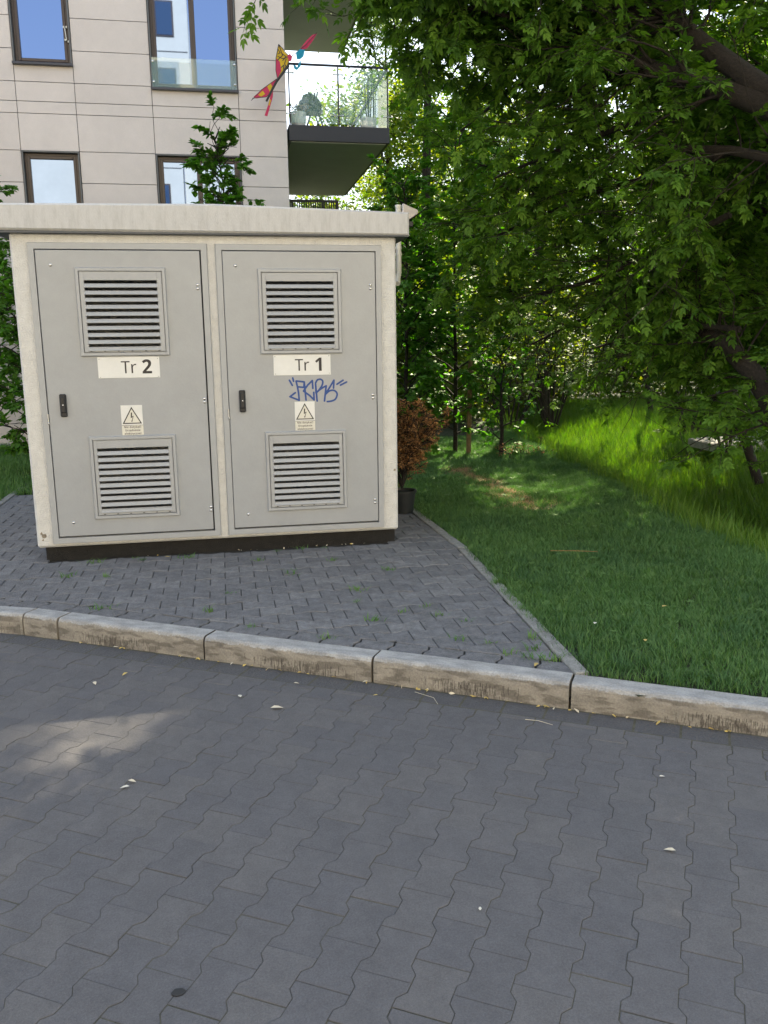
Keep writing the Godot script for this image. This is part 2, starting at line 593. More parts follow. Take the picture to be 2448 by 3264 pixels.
func make_road() -> void:
	var st := mb()
	quad(st, kp(-12, -0.02, -0.0024), kp(9, -0.02, -0.0024), kp(9, 5.4, -0.0024), kp(-12, 5.4, -0.0024), Vector3.UP)
	var road := build(st, "road", M.sand)
	road.set_meta("kind", "structure")
	var wide := mb()
	quad(wide, kp(-30, 5.4, 0), kp(30, 5.4, 0), kp(30, 26, 0), kp(-30, 26, 0), Vector3.UP)
	quad(wide, kp(-30, 0, 0), kp(-12, 0, 0), kp(-12, 5.4, 0), kp(-30, 5.4, 0), Vector3.UP)
	quad(wide, kp(9, 0, 0), kp(30, 0, 0), kp(30, 5.4, 0), kp(9, 5.4, 0), Vector3.UP)
	build(wide, "road_beyond", M.road_wide).set_meta("kind", "structure")
	var L := 0.192
	var pitch := 0.14
	var poly := dogbone(L, pitch, 0.0018, 0.011)
	var pst := mb()
	prism(pst, poly, 0.03, 0.0014, Transform3D())
	var mesh := pst.commit()
	var band := PackedVector2Array([Vector2(-20, 0.145), Vector2(20, 0.145), Vector2(20, 5.4), Vector2(-20, 5.4)])
	var list: Array = []
	for k in range(-34, 20):
		var s := 1.4875 + k * pitch
		for j in range(-8, 24):
			var m := 1.2422 + L * 0.5 + j * L + (L * 0.5 if posmod(k, 2) == 1 else 0.0)
			if m < 0.02 or m > 5.2:
				continue
			var p := kp(s, m, clampf(rng.randfn(0, 0.0008), -0.001, 0.0016))
			var v: Vector3 = cam_basis.inverse() * (p - CAM)
			if v.z > 0.3 or absf(v.x) > 0.47 * maxf(-v.z, 0.5) + 1.3 or v.y < -3.6:
				continue
			var mt: Material = M.road[rng.randi() % 5]
			if m - L * 0.5 < 0.146:
				var moved := PackedVector2Array()
				for q in poly:
					moved.append(Vector2(q.x, q.y + m))
				for c in Geometry2D.intersect_polygons(moved, band):
					var back := PackedVector2Array()
					var xs := 0.0
					for q in c:
						back.append(Vector2(q.x, m - q.y))
					if back.size() > 3:
						list.append([Transform3D(Basis(TK, -NK, Vector3.UP), p), null, back, mt])
				continue
			list.append([Transform3D(Basis(TK, -NK, Vector3.UP), p), mesh, poly, mt])
	for e in list:
		var t: Transform3D = e[0]
		t.basis = t.basis * Basis.from_euler(Vector3(rng.randfn(0, 0.004), rng.randfn(0, 0.004), 0))
		e[0] = t
	# one straight row along the kerb
	var s := -3.0
	while s < 4.0:
		var ln := 0.196
		var r := PackedVector2Array([Vector2(-ln / 2, -0.068), Vector2(ln / 2, -0.068), Vector2(ln / 2, 0.068), Vector2(-ln / 2, 0.068)])
		list.append([Transform3D(Basis(TK, -NK, Vector3.UP), kp(s, 0.074, -0.002)), null, r, M.road_edge])
		s += 0.2
	lay(list, road, "paver", 300, "pavers_outside")

func kerb_back(x: float) -> float:
	# z of the kerb's rear edge at x
	var p := kp(0, -KW)
	return p.z + (x - p.x) * TK.z / TK.x

func make_pavement() -> void:
	var st := mb()
	quad(st, Vector3(-0.9, 0.118, -3.2), Vector3(3.15, 0.118, -3.2), Vector3(3.15, 0.118, kerb_back(3.15)), Vector3(-0.9, 0.118, kerb_back(-0.9) + 0.15), Vector3.UP)
	var pav := build(st, "pavement", M.sand_dark)
	pav.set_meta("kind", "structure")
	var L := 0.2
	var pitch := 0.15
	var poly := dogbone(L, pitch, 0.004, 0.011)
	# the field: rows run along x, so the local length axis lies along x
	var off := 0.142
	var n2 := Vector2(NK.x, NK.z)
	var kb := kp(0, -KW - off)
	var t2 := Vector2(TK.x, TK.z)
	var k2 := Vector2(kb.x, kb.z)
	var field := PackedVector2Array([Vector2(-0.87, -3.2), Vector2(3.115, -3.2), Vector2(3.12, -1.1), Vector2(3.158, 0.246), Vector2(3.10, 1.32), Vector2(3.035, 2.4), k2 + t2 * ((3.01 - k2.x) / t2.x), k2 + t2 * -2.27, k2 + t2 * -3.3 + n2 * 0.14, Vector2(-0.87, kb.z - 3.3 * TK.z + 0.1)])
	var list: Array = []
	var pst := mb()
	prism(pst, poly, 0.03, 0.004, Transform3D())
	var mesh := pst.commit()
	var bs := Basis(Vector3(0, 0, -1), Vector3(-1, 0, 0), Vector3.UP)  # local x across the row, local y along x
	for r in range(-22, 22):
		var z := 0.094 + r * pitch
		for j in range(-20, 10):
			var x := 2.568 + 0.1 + j * L + (0.1 if posmod(r, 2) == 1 else 0.0)
			if x > 0.1 and x < 2.65 and z < -0.04 and z > -2.2:
				continue
			var p := Vector3(x, KH - 0.002 + rng.randfn(0, 0.0016), z)
			var w := PackedVector2Array()
			for q in poly:
				w.append(Vector2(x - q.y, z - q.x))
			var mt: Material = M.pave[rng.randi() % 5]
			var inside := true
			for q in w:
				if not Geometry2D.is_point_in_polygon(q, field):
					inside = false
					break
			var t := Transform3D(bs * Basis.from_euler(Vector3(rng.randfn(0, 0.007), rng.randfn(0, 0.007), 0)), p)
			if inside:
				list.append([t, mesh, poly, mt])
				continue
			for c in Geometry2D.intersect_polygons(w, field):
				var loc := PackedVector2Array()
				for q in c:
					loc.append(Vector2(z - q.y, x - q.x))
				var ar := 0.0
				for i in loc.size():
					ar += loc[i].cross(loc[(i + 1) % loc.size()])
				if absf(ar) * 0.5 > 0.0016:
					list.append([t, null, loc, mt])
	# the row laid along the back of the kerb
	var s := -3.25
	while s < 1.02:
		var ln := rng.randf_range(0.185, 0.2)
		var e := minf(s + ln, 1.02)
		var h := 0.066
		var cx := (s + e) * 0.5
		var hl := (e - s) * 0.5 - 0.003
		if hl > 0.03:
			var r := PackedVector2Array([Vector2(-hl, -h), Vector2(-hl * 0.4, -h), Vector2(hl * 0.4, -h + 0.004), Vector2(hl, -h), Vector2(hl - 0.012, -0.02), Vector2(hl + 0.006, 0.02), Vector2(hl - 0.004, h), Vector2(-hl * 0.3, h - 0.004), Vector2(-hl, h), Vector2(-hl + 0.012, 0.02), Vector2(-hl - 0.004, -0.02)])
			var p := kp(cx, -KW - 0.004 - h + maxf(0, -2.27 - cx) * 0.136, KH - 0.003)
			if p.x < 2.98:
				list.append([Transform3D(Basis(TK, -NK, Vector3.UP) * Basis.from_euler(Vector3(rng.randfn(0, 0.012), rng.randfn(0, 0.012), 0)), p), null, r, M.pave[rng.randi() % 2]])
		s = e
	lay(list, pav, "paver", 300, "pavers_rear")

func make_kerb() -> void:
	var joints := [[-3.3, 0.14], [-2.27, 0.0], [-2.012, 0.0], [-1.0, 0.0], [0.0, 0.0], [1.0, 0.0], [2.0, 0.0], [3.0, 0.0], [4.0, 0.0]]
	var st0 := mb()
	quad(st0, kp(-3.4, -KW + 0.01, 0.04), kp(4, -KW + 0.01, 0.04), kp(4, -0.02, 0.04), kp(-3.4, -0.02, 0.04), Vector3.UP)
	var kerb := build(st0, "kerb", M.sand_dark)
	kerb.set_meta("kind", "structure")
	var prof := [Vector2(-KW, 0.0), Vector2(-KW, KH - 0.004), Vector2(-KW + 0.004, KH), Vector2(-0.026, KH), Vector2(-0.012, KH - 0.006), Vector2(-0.003, KH - 0.024), Vector2(0.0, KH - 0.045), Vector2(0.0, -0.06)]
	var vs := [0.0, 0.02, 0.03, 0.40, 0.44, 0.49, 0.56, 1.0]
	for i in joints.size() - 1:
		var g := 0.012
		var a: float = joints[i][0] + g * 0.5
		var b: float = joints[i + 1][0] - g * 0.5
		var ma: float = joints[i][1]
		var mb_: float = joints[i + 1][1]
		var dy := rng.randfn(0, 0.002)
		var dm := rng.randfn(0, 0.002)
		var segs := 24
		var st := mb()
		var nz := noise(100 + i, 3.0, 3)
		var pt := func(u: float, k: int) -> Vector3:
			var s := lerpf(a, b, u)
			var e: Vector2 = prof[k]
			var chip := nz.get_noise_2d(u * 9.0, k * 3.0) * 0.0022
			return kp(s, lerpf(ma, mb_, u) + e.x + dm + chip, e.y + dy + chip)
		for k in prof.size() - 1:
			for q in segs:
				var u0 := float(q) / segs
				var u1 := float(q + 1) / segs
				var p := [pt.call(u0, k), pt.call(u1, k), pt.call(u1, k + 1), pt.call(u0, k + 1)]
				var ts := [Vector2(u0 * (b - a), vs[k]), Vector2(u1 * (b - a), vs[k]), Vector2(u1 * (b - a), vs[k + 1]), Vector2(u0 * (b - a), vs[k + 1])]
				for t in [[0, 1, 2], [0, 2, 3]]:
					var fn: Vector3 = (p[t[2]] - p[t[0]]).cross(p[t[1]] - p[t[0]])
					var outw := Vector3.UP if k >= 2 and k < 4 else (NK if k >= 4 else -NK)
					if k == 4 or k == 5:
						outw = NK + Vector3.UP
					if k == 1:
						outw = -NK + Vector3.UP
					var ord: Array = t if fn.dot(outw) > 0 else [t[0], t[2], t[1]]
					for m in ord:
						st.set_normal(fn.normalized() * (1.0 if fn.dot(outw) > 0 else -1.0))
						st.set_uv(ts[m])
						st.add_vertex(p[m])
		for u in [0.0, 1.0]:
			for k in range(1, prof.size() - 1):
				var pp: Array[Vector3] = [pt.call(u, 0), pt.call(u, k), pt.call(u, k + 1)]
				st.set_uv(Vector2(0.5, 0.8))
				tri(st, pp[0], pp[1], pp[2], TK * (1.0 if u > 0.5 else -1.0))
		st.generate_tangents()
		build(st, "kerbstone", M.kerb[i % 5], kerb)

func make_edging() -> void:
	var zs := [2.93, 2.33, 1.33, 0.33, -0.67, -1.67, -2.67, -3.3]
	var xs := [3.012, 3.045, 3.104, 3.163, 3.136, 3.122, 3.12, 3.12]
	var st0 := mb()
	quad(st0, Vector3(3.03, 0.05, -3.3), Vector3(3.19, 0.05, -3.3), Vector3(3.19, 0.05, 2.9), Vector3(3.03, 0.05, 2.9), Vector3.UP)
	var e := build(st0, "lawn_edging", M.soil)
	e.set_meta("kind", "structure")
	for i in zs.size() - 1:
		var a := Vector3(xs[i] + 0.037, 0.075, zs[i])
		var b := Vector3(xs[i + 1] + 0.037, 0.075, zs[i + 1])
		var st := mb()
		var d := (b - a).normalized()
		var bs := Basis(d.cross(Vector3.UP), Vector3.UP, -d)
		box(st, (a + b) * 0.5 + Vector3.UP * rng.randfn(0.002, 0.002), Vector3(0.072, 0.12, (b - a).length() - 0.008), 0.005, bs)
		build(st, "edging_stone", M.edging, e)
	for i in 4:
		var st := mb()
		box(st, Vector3(-0.915, 0.075, -0.6 - i * 0.9), Vector3(0.07, 0.12, 0.89), 0.005)
		build(st, "edging_stone", M.edging, e)

# ------------------------------------------------------------------ kiosk
func frame_bars(st: SurfaceTool, x0: float, y0: float, x1: float, y1: float, w: float, z0: float, h: float) -> void:
	# mitred raised frame with sloping outer flanks
	var o := [Vector2(x0, y0), Vector2(x1, y0), Vector2(x1, y1), Vector2(x0, y1)]
	var b := minf(0.007, w * 0.3)
	for i in 4:
		var j := (i + 1) % 4
		var sgn := [Vector2(1, 1), Vector2(-1, 1), Vector2(-1, -1), Vector2(1, -1)]
		var f := func(k: int, d: float, z: float) -> Vector3:
			var q: Vector2 = o[k] + sgn[k] * d
			return Vector3(q.x, q.y, z)
		var c := Vector2((x0 + x1) * 0.5, (y0 + y1) * 0.5)
		var mid: Vector2 = (o[i] + o[j]) * 0.5 - c
		var ov := Vector3(mid.x, mid.y, 0).normalized()
		quad(st, f.call(i, 0, z0), f.call(j, 0, z0), f.call(j, b, z0 + h), f.call(i, b, z0 + h), ov + Vector3.BACK)
		quad(st, f.call(i, b, z0 + h), f.call(j, b, z0 + h), f.call(j, w - b * 0.4, z0 + h), f.call(i, w - b * 0.4, z0 + h), Vector3.BACK)
		quad(st, f.call(i, w - b * 0.4, z0 + h), f.call(j, w - b * 0.4, z0 + h), f.call(j, w, z0), f.call(i, w, z0), -ov + Vector3.BACK)

func text(parent: Node, called: String, s: String, size_m: float, at: Vector3, m: Material, bold := false, depth := 0.0012, center := false) -> MeshInstance3D:
	var f := SystemFont.new()
	f.font_names = PackedStringArray(["Droid Sans"])
	if bold:
		f.font_weight = 700
	var t := TextMesh.new()
	t.text = s
	t.font = f
	t.font_size = 64
	t.pixel_size = size_m / 64.0
	t.depth = depth
	t.curve_step = 1.0
	t.horizontal_alignment = HORIZONTAL_ALIGNMENT_CENTER if center else HORIZONTAL_ALIGNMENT_LEFT
	t.vertical_alignment = VERTICAL_ALIGNMENT_CENTER
	var o := mi(t, m, called, parent)
	o.position = at
	return o

func stroke(st: SurfaceTool, pts: Array, w: float, z: float) -> void:
	# flat marker stroke with round ends
	for p in pts:
		var c := PackedVector2Array()
		for k in 10:
			c.append(p + Vector2(cos(TAU * k / 10), sin(TAU * k / 10)) * w * 0.5)
		prism(st, c, 0.0006, 0, Transform3D(Basis(), Vector3(0, 0, z + rng.randf() * 0.0004)))
	for i in pts.size() - 1:
		var d: Vector2 = (pts[i + 1] - pts[i]).normalized()
		var nn := Vector2(-d.y, d.x) * w * 0.5
		prism(st, PackedVector2Array([pts[i] + nn, pts[i + 1] + nn, pts[i + 1] - nn, pts[i] - nn]), 0.0006, 0, Transform3D(Basis(), Vector3(0, 0, z + rng.randf() * 0.0004)))

func smooth(pts: Array, n := 6) -> Array:
	var out: Array = []
	for i in pts.size() - 1:
		for k in n:
			var t := float(k) / n
			var p0: Vector2 = pts[maxi(i - 1, 0)]
			var p3: Vector2 = pts[mini(i + 2, pts.size() - 1)]
			out.append(pts[i].cubic_interpolate(pts[i + 1], p0, p3, t))
	out.append(pts[pts.size() - 1])
	return out

func carve(called: String, st: SurfaceTool, m: Material, parent: Node, holes: Array) -> CSGMesh3D:
	var o := CSGMesh3D.new()
	st.index()
	o.mesh = st.commit()
	o.material = m
	put(o, called, parent)
	for h in holes:
		var c := CSGBox3D.new()
		c.operation = CSGShape3D.OPERATION_SUBTRACTION
		c.position = h[0]
		c.size = h[1]
		c.material = m
		put(c, "opening", o)
	return o

func make_vent(kiosk: Node3D, x0: float, y0: float, x1: float, y1: float, sx0: float, sx1: float, sy_top: float, pitch: float) -> void:
	# a square louvre panel standing proud of the door leaf
	var z := 0.03
	var st := mb()
	frame_bars(st, x0, y0, x1, y1, 0.028, z, 0.018)
	var vent := build(st, "louvre_panel", M.door_frame, kiosk)
	# plate round the slats
	var ix0 := x0 + 0.031
	var ix1 := x1 - 0.031
	var iy0 := y0 + 0.031
	var iy1 := y1 - 0.031
	var n := 10
	var sb := sy_top - pitch * n
	var pl := mb()
	var zc := z + 0.010
	box(pl, Vector3((ix0 + sx0) * 0.5, (iy0 + iy1) * 0.5, zc), Vector3(sx0 - ix0, iy1 - iy0, 0.008), 0.0015)
	box(pl, Vector3((ix1 + sx1) * 0.5, (iy0 + iy1) * 0.5, zc), Vector3(ix1 - sx1, iy1 - iy0, 0.008), 0.0015)
	box(pl, Vector3((sx0 + sx1) * 0.5, (sy_top + iy1) * 0.5, zc - 0.0006), Vector3(sx1 - sx0, iy1 - sy_top, 0.008), 0.0015)
	box(pl, Vector3((sx0 + sx1) * 0.5, (sb + 0.022 + iy0) * 0.5, zc - 0.0006), Vector3(sx1 - sx0, sb + 0.022 - iy0, 0.008), 0.0015)
	build(pl, "louvre_plate", M.door_frame, vent)
	var slat_st := mb()
	var tilt := Basis(Vector3.RIGHT, -0.45)
	box(slat_st, Vector3.ZERO, Vector3(sx1 - sx0 + 0.004, 0.030, 0.003), 0.001, tilt)
	var lip_h := 0.004
	box(slat_st, tilt * Vector3(0, -0.015, 0) + Vector3(0, 0.001, 0.0005), Vector3(sx1 - sx0 + 0.004, lip_h, 0.004), 0.001)
	var slat := slat_st.commit()
	for i in n:
		var o := mi(slat, M.door_frame, "slat", vent)
		o.position = Vector3((sx0 + sx1) * 0.5, sy_top - 0.024 - pitch * i - 0.012, z + 0.0125)
	var hs := mb()  # drain holes: flat half-discs, their darkness painted in black
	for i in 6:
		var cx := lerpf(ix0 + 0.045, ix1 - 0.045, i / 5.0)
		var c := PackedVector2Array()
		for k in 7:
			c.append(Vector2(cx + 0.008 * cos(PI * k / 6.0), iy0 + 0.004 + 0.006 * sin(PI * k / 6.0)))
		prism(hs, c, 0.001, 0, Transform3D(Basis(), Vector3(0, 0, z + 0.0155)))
	build(hs, "dark_drain_holes", M.black, vent)
	var rv := mb()
	for i in 8:
		for x in [(ix0 + sx0) * 0.5 - 0.006, (ix1 + sx1) * 0.5 + 0.006]:
			dome(rv, Vector3(x, lerpf(iy0 + 0.03, iy1 - 0.04, i / 7.0), z + 0.0138), 0.0028, 0.0012, Vector3.BACK, 6)
	build(rv, "rivet_row", M.door_frame, vent)

func make_kiosk() -> void:
	var k := thing("transformer_kiosk", "cream and grey transformer kiosk with two louvred steel doors on grey paving", "electrical kiosk")
	var W := 2.7512
	var D := 2.2
	var st := mb()
	box(st, Vector3(W / 2, (0.237 + 2.497) / 2, -D / 2), Vector3(W, 2.26, D), 0.014)
	# a hollow shell with two doorways, so that the louvres open into a real, unlit room
	carve("wall", st, M.wall, k, [[Vector3(W / 2, 1.37, -D / 2), Vector3(W - 0.24, 2.05, D - 0.24)], [Vector3(0.7315, 1.35, -0.1), Vector3(1.12, 2.05, 0.5)], [Vector3(2.0205, 1.35, -0.1), Vector3(1.12, 2.05, 0.5)]])
	st = mb()
	box(st, Vector3(1.389, 0.17, -D / 2), Vector3(2.685, 0.161, D - 0.1), 0.004)
	build(st, "plinth", M.plinth, k)
	# roof with its deep edge: highest in the middle
	st = mb()
	var poly := PackedVector2Array([Vector2(-0.094, 2.507), Vector2(2.844, 2.496), Vector2(2.844, 2.664), Vector2(1.42, 2.701), Vector2(-0.094, 2.683)])
	prism(st, poly, 2.42, 0.014, Transform3D(Basis(), Vector3(0, 0, 0.063)), true)
	var roof := build(st, "roof", M.fascia, k)
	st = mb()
	box(st, Vector3(W / 2, 2.4965, -1.14), Vector3(2.93, 0.012, 2.39), 0.0)  # underside sheet that carries the painted overhang shade
	build(st, "soffit_shade", M.soffit_shade, roof)
	# little chipped scars on the render
	st = mb()
	for c in [[0.035, 0.345, 0.013], [0.05, 0.325, 0.018], [0.042, 0.297, 0.008], [0.06, 0.335, 0.009], [2.725, 0.72, 0.012]]:
		var pg := PackedVector2Array()
		for q in 9:
			pg.append(Vector2(c[0], c[1]) + Vector2(cos(TAU * q / 9), sin(TAU * q / 9)) * c[2] * rng.randf_range(0.5, 1.2))
		prism(st, pg, 0.001, 0, Transform3D(Basis(), Vector3(0, 0, 0.0008)))
	build(st, "chipped_patch", tmat(lin(0.36, 0.31, 0.24), 0.95, M.edging.albedo_texture, 9.0), k)
	var doors := [[0.114, 1.352, 0.163, 1.300, "2"], [1.406, 2.637, 1.452, 2.589, "1"]]
	for d in doors:
		var one: bool = d[4] == "1"
		# frame
		st = mb()
		frame_bars(st, d[0], 0.262, d[1], 2.433, 0.049, 0.0, 0.028)
		build(st, "door_frame", M.door_frame, k)
		st = mb()
		for e in [[d[2] - 0.003, d[2] + 0.02, 0.31, 2.39], [d[3] - 0.02, d[3] + 0.003, 0.31, 2.39]]:
			box(st, Vector3((e[0] + e[1]) / 2, (e[2] + e[3]) / 2, 0.0005), Vector3(e[1] - e[0], e[3] - e[2], 0.006), 0.001)
		for y in [0.322, 2.379]:
			box(st, Vector3((d[2] + d[3]) / 2, y, 0.0003), Vector3(d[3] - d[2] - 0.04, 0.022, 0.006), 0.001)
		build(st, "door_gasket", M.gasket, k)
		st = mb()
		box(st, Vector3((d[2] + d[3]) / 2, 1.35, 0.0165), Vector3(d[3] - d[2] - 0.010, 2.3845 - 0.315 - 0.012, 0.027), 0.003)
		var hl := []
		for v in ([[1.704, 1.637, 2.324, 2.2575], [1.7135, 0.440, 2.3375, 1.0575]] if one else [[0.4225, 1.639, 1.05, 2.2625], [0.430, 0.441, 1.053, 1.062]]):
			hl.append([Vector3((v[0] + v[2]) / 2, (v[1] + v[3]) / 2, 0.02), Vector3(v[2] - v[0] - 0.07, v[3] - v[1] - 0.07, 0.2)])
		var door := carve("door", st, M.door, k, hl)
		door.set_meta("label", "grey steel door with blue graffiti and number 1 sign" if one else "grey steel door with number 2 sign and no graffiti")
		# swing handle
		var hx := 1.556 if one else 0.275
		st = mb()
		box(st, Vector3(hx, 1.294, 0.041), Vector3(0.047, 0.165, 0.022), 0.007)
		box(st, Vector3(hx, 1.30, 0.055), Vector3(0.034, 0.118, 0.016), 0.006)
		build(st, "handle", M.black, door)
		st = mb()
		dome(st, Vector3(hx + 0.001, 1.297, 0.0625), 0.006, 0.003)
		build(st, "lock_pin", M.steel, door)
		# round-headed bolts
		var bx := 2.547 if one else 1.271
		for q in [[bx, 2.14], [bx, 2.114], [bx + 0.006, 1.318], [bx + 0.006, 1.294], [bx + 0.012, 0.496], [bx + 0.012, 0.470], [1.548 if one else 0.266, 2.276], [1.563 if one else 0.275, 0.425]]:
			st = mb()
			dome(st, Vector3(q[0], q[1], 0.030), 0.0115, 0.008)
			build(st, "bolt", M.steel, door)
		# hasp staple at the closing edge
		st = mb()
		box(st, Vector3(d[2] - 0.001, 1.20, 0.032), Vector3(0.008, 0.075, 0.012), 0.002)
		dome(st, Vector3(d[2] + 0.001, 1.168, 0.036), 0.009, 0.01)
		build(st, "hasp", M.steel, door)
		if one:
			make_vent(k, 1.704, 1.637, 2.324, 2.2575, 1.764, 2.263, 2.166, 0.0486)
			make_vent(k, 1.7135, 0.440, 2.3375, 1.0575, 1.772, 2.279, 0.966, 0.0478)
		else:
			make_vent(k, 0.4225, 1.639, 1.05, 2.2625, 0.484, 0.985, 2.172, 0.0492)
			make_vent(k, 0.430, 0.441, 1.053, 1.062, 0.485, 0.994, 0.972, 0.0480)
		# number plate
		var px0: float = 1.799 if one else 0.533
		var px1: float = 2.230 if one else 0.968
		st = mb()
		box(st, Vector3((px0 + px1) / 2, 1.554 if one else 1.558, 0.0315), Vector3(px1 - px0, 0.151, 0.003), 0.0008, Basis(Vector3.BACK, -0.002))
		var plate := build(st, "number_sign", M.sign_white, k)
		plate.set_meta("label", "white plate reading Tr " + d[4])
		var ty := 1.5535 if one else 1.558
		text(plate, "lettering", "Tr", 0.122, Vector3(1.958 if one else 0.694, ty, 0.0333), M.ink)
		text(plate, "number", d[4], 0.138, Vector3(2.106 if one else 0.838, ty + 0.002, 0.0333), M.ink, true)
		st = mb()
		for q in [[px0 + 0.012, 1.49], [px1 - 0.012, 1.49], [px0 + 0.012, 1.62], [px1 - 0.012, 1.62]]:
			dome(st, Vector3(q[0], q[1], 0.033), 0.0035, 0.0015, Vector3.BACK, 8)
		build(st, "sign_rivets", M.steel, plate)
		# warning plate
		var wx := 2.0235 if one else 0.747
		var wy := 1.2055 if one else 1.210
		st = mb()
		box(st, Vector3(wx, wy + 0.0005, 0.0315), Vector3(0.153, 0.146, 0.003), 0.0008)
		var warn := build(st, "warning_sign", M.sign_white, k)
		st = mb()
		box(st, Vector3(wx, wy - 0.110, 0.0313), Vector3(0.153, 0.072, 0.003), 0.0008)
		build(st, "caption_plate", M.sign_cream, warn)
		st = mb()
		var t0 := PackedVector2Array([Vector2(-0.0695, -0.0625), Vector2(0.0695, -0.0625), Vector2(0, 0.062)])
		prism(st, t0, 0.001, 0, Transform3D(Basis(), Vector3(wx, wy, 0.0336)))
		build(st, "triangle", M.ink, warn)
		st = mb()
		prism(st, inset(t0, 0.0075), 0.001, 0, Transform3D(Basis(), Vector3(wx, wy, 0.0341)))
		build(st, "triangle_field", M.sign_cream, warn)
		st = mb()
		var bolt := [[645, 293], [667, 293], [660, 366], [693, 348], [664, 437], [671, 439], [652, 460], [641, 438], [651, 435], [676, 374], [638, 391]]
		var bp := PackedVector2Array()
		for q in bolt:
			bp.append(Vector2((q[0] - 660) * 0.000402, (370 - q[1]) * 0.000421 - 0.012))
		prism(st, bp, 0.001, 0, Transform3D(Basis(), Vector3(wx, wy, 0.0346)))
		build(st, "lightning_bolt", M.ink, warn)
		st = mb()
		box(st, Vector3(wx, wy - 0.0735, 0.0316), Vector3(0.15, 0.003, 0.0035), 0.0)
		build(st, "divider", M.ink_faded, warn)
		text(warn, "caption", "Nie dotykać!\nUrządzenie\nelektryczne!", 0.0205, Vector3(wx, wy - 0.1105, 0.0331), M.ink_faded, true, 0.0006, true)
		if one:
			st = mb()
			var f := func(a: Array) -> Array:
				var o: Array = []
				for q in a:
					o.append(Vector2(1.91 + (q[0] - 262) * 0.00065, 1.461 - (q[1] - 88) * 0.000637 - (q[0] - 262) * 0.0000117))
				return o
			var w := 0.0135
			for s in [[[268, 118], [300, 178]], [[308, 92], [316, 130]], [[345, 128], [360, 200], [370, 270], [375, 355], [268, 312], [332, 265]],
					[[350, 127], [440, 138], [434, 203], [368, 196]], [[440, 140], [448, 250], [455, 352]], [[428, 245], [480, 175], [535, 122], [539, 214]], [[430, 247], [500, 300], [550, 352], [548, 262]],
					[[575, 265], [572, 160], [585, 365]], [[697, 185], [685, 270], [672, 365]], [[690, 275], [740, 200], [790, 118], [783, 212]],
					[[825, 166], [898, 119]], [[866, 177], [940, 140]]]:
				stroke(st, f.call(s), w, 0.0310)
			for s in [[[573, 150], [595, 115], [632, 107], [657, 130], [648, 180], [610, 235], [575, 270]], [[600, 245], [650, 210], [697, 185]],
					[[690, 282], [735, 245], [790, 240], [824, 280], [805, 340], [760, 365], [705, 373]]]:
				stroke(st, smooth(f.call(s)), w, 0.0310)
			build(st, "graffiti_tag", M.blue, door)

	# mast with a slanting panel beside the roof
	var mast := thing("pipe_mast", "white pipe with slanted white panel rising behind the kiosk roof's right end", "pipe", Vector3(3.15, 0, -1.8))
	st = mb()
	tube(st, [Vector3(-0.035, 2.27, 0.1), Vector3(-0.02, 2.32, 0.04), Vector3(0.0, 2.38, 0), Vector3(0, 2.62, 0), Vector3(0, 3.005, 0)], 0.026, 0.026, 14)
	build(st, "pipe", M.white_pipe, mast)
	for y in [2.54, 2.60, 2.98]:
		st = mb()
		tube(st, [Vector3(0, y, 0), Vector3(0, y + 0.022, 0)], 0.031, 0.031, 14)
		build(st, "pipe_collar", M.white_pipe, mast)
	st = mb()
	prism(st, PackedVector2Array([Vector2(0.02, 2.865), Vector2(0.10, 2.875), Vector2(0.175, 2.925), Vector2(0.175, 2.955), Vector2(0.03, 3.01)]), 0.05, 0.004, Transform3D(Basis(Vector3.UP, 0.1), Vector3(0.01, 0, 0.06)), true)
	build(st, "slanted_panel", M.panel_white, mast)
	st = mb()
	box(st, Vector3(0.11, 2.83, 0.0), Vector3(0.06, 0.05, 0.05), 0.005)
	box(st, Vector3(0.03, 2.955, 0.0), Vector3(0.1, 0.018, 0.012), 0.002)
	build(st, "bracket", M.anthracite, mast)

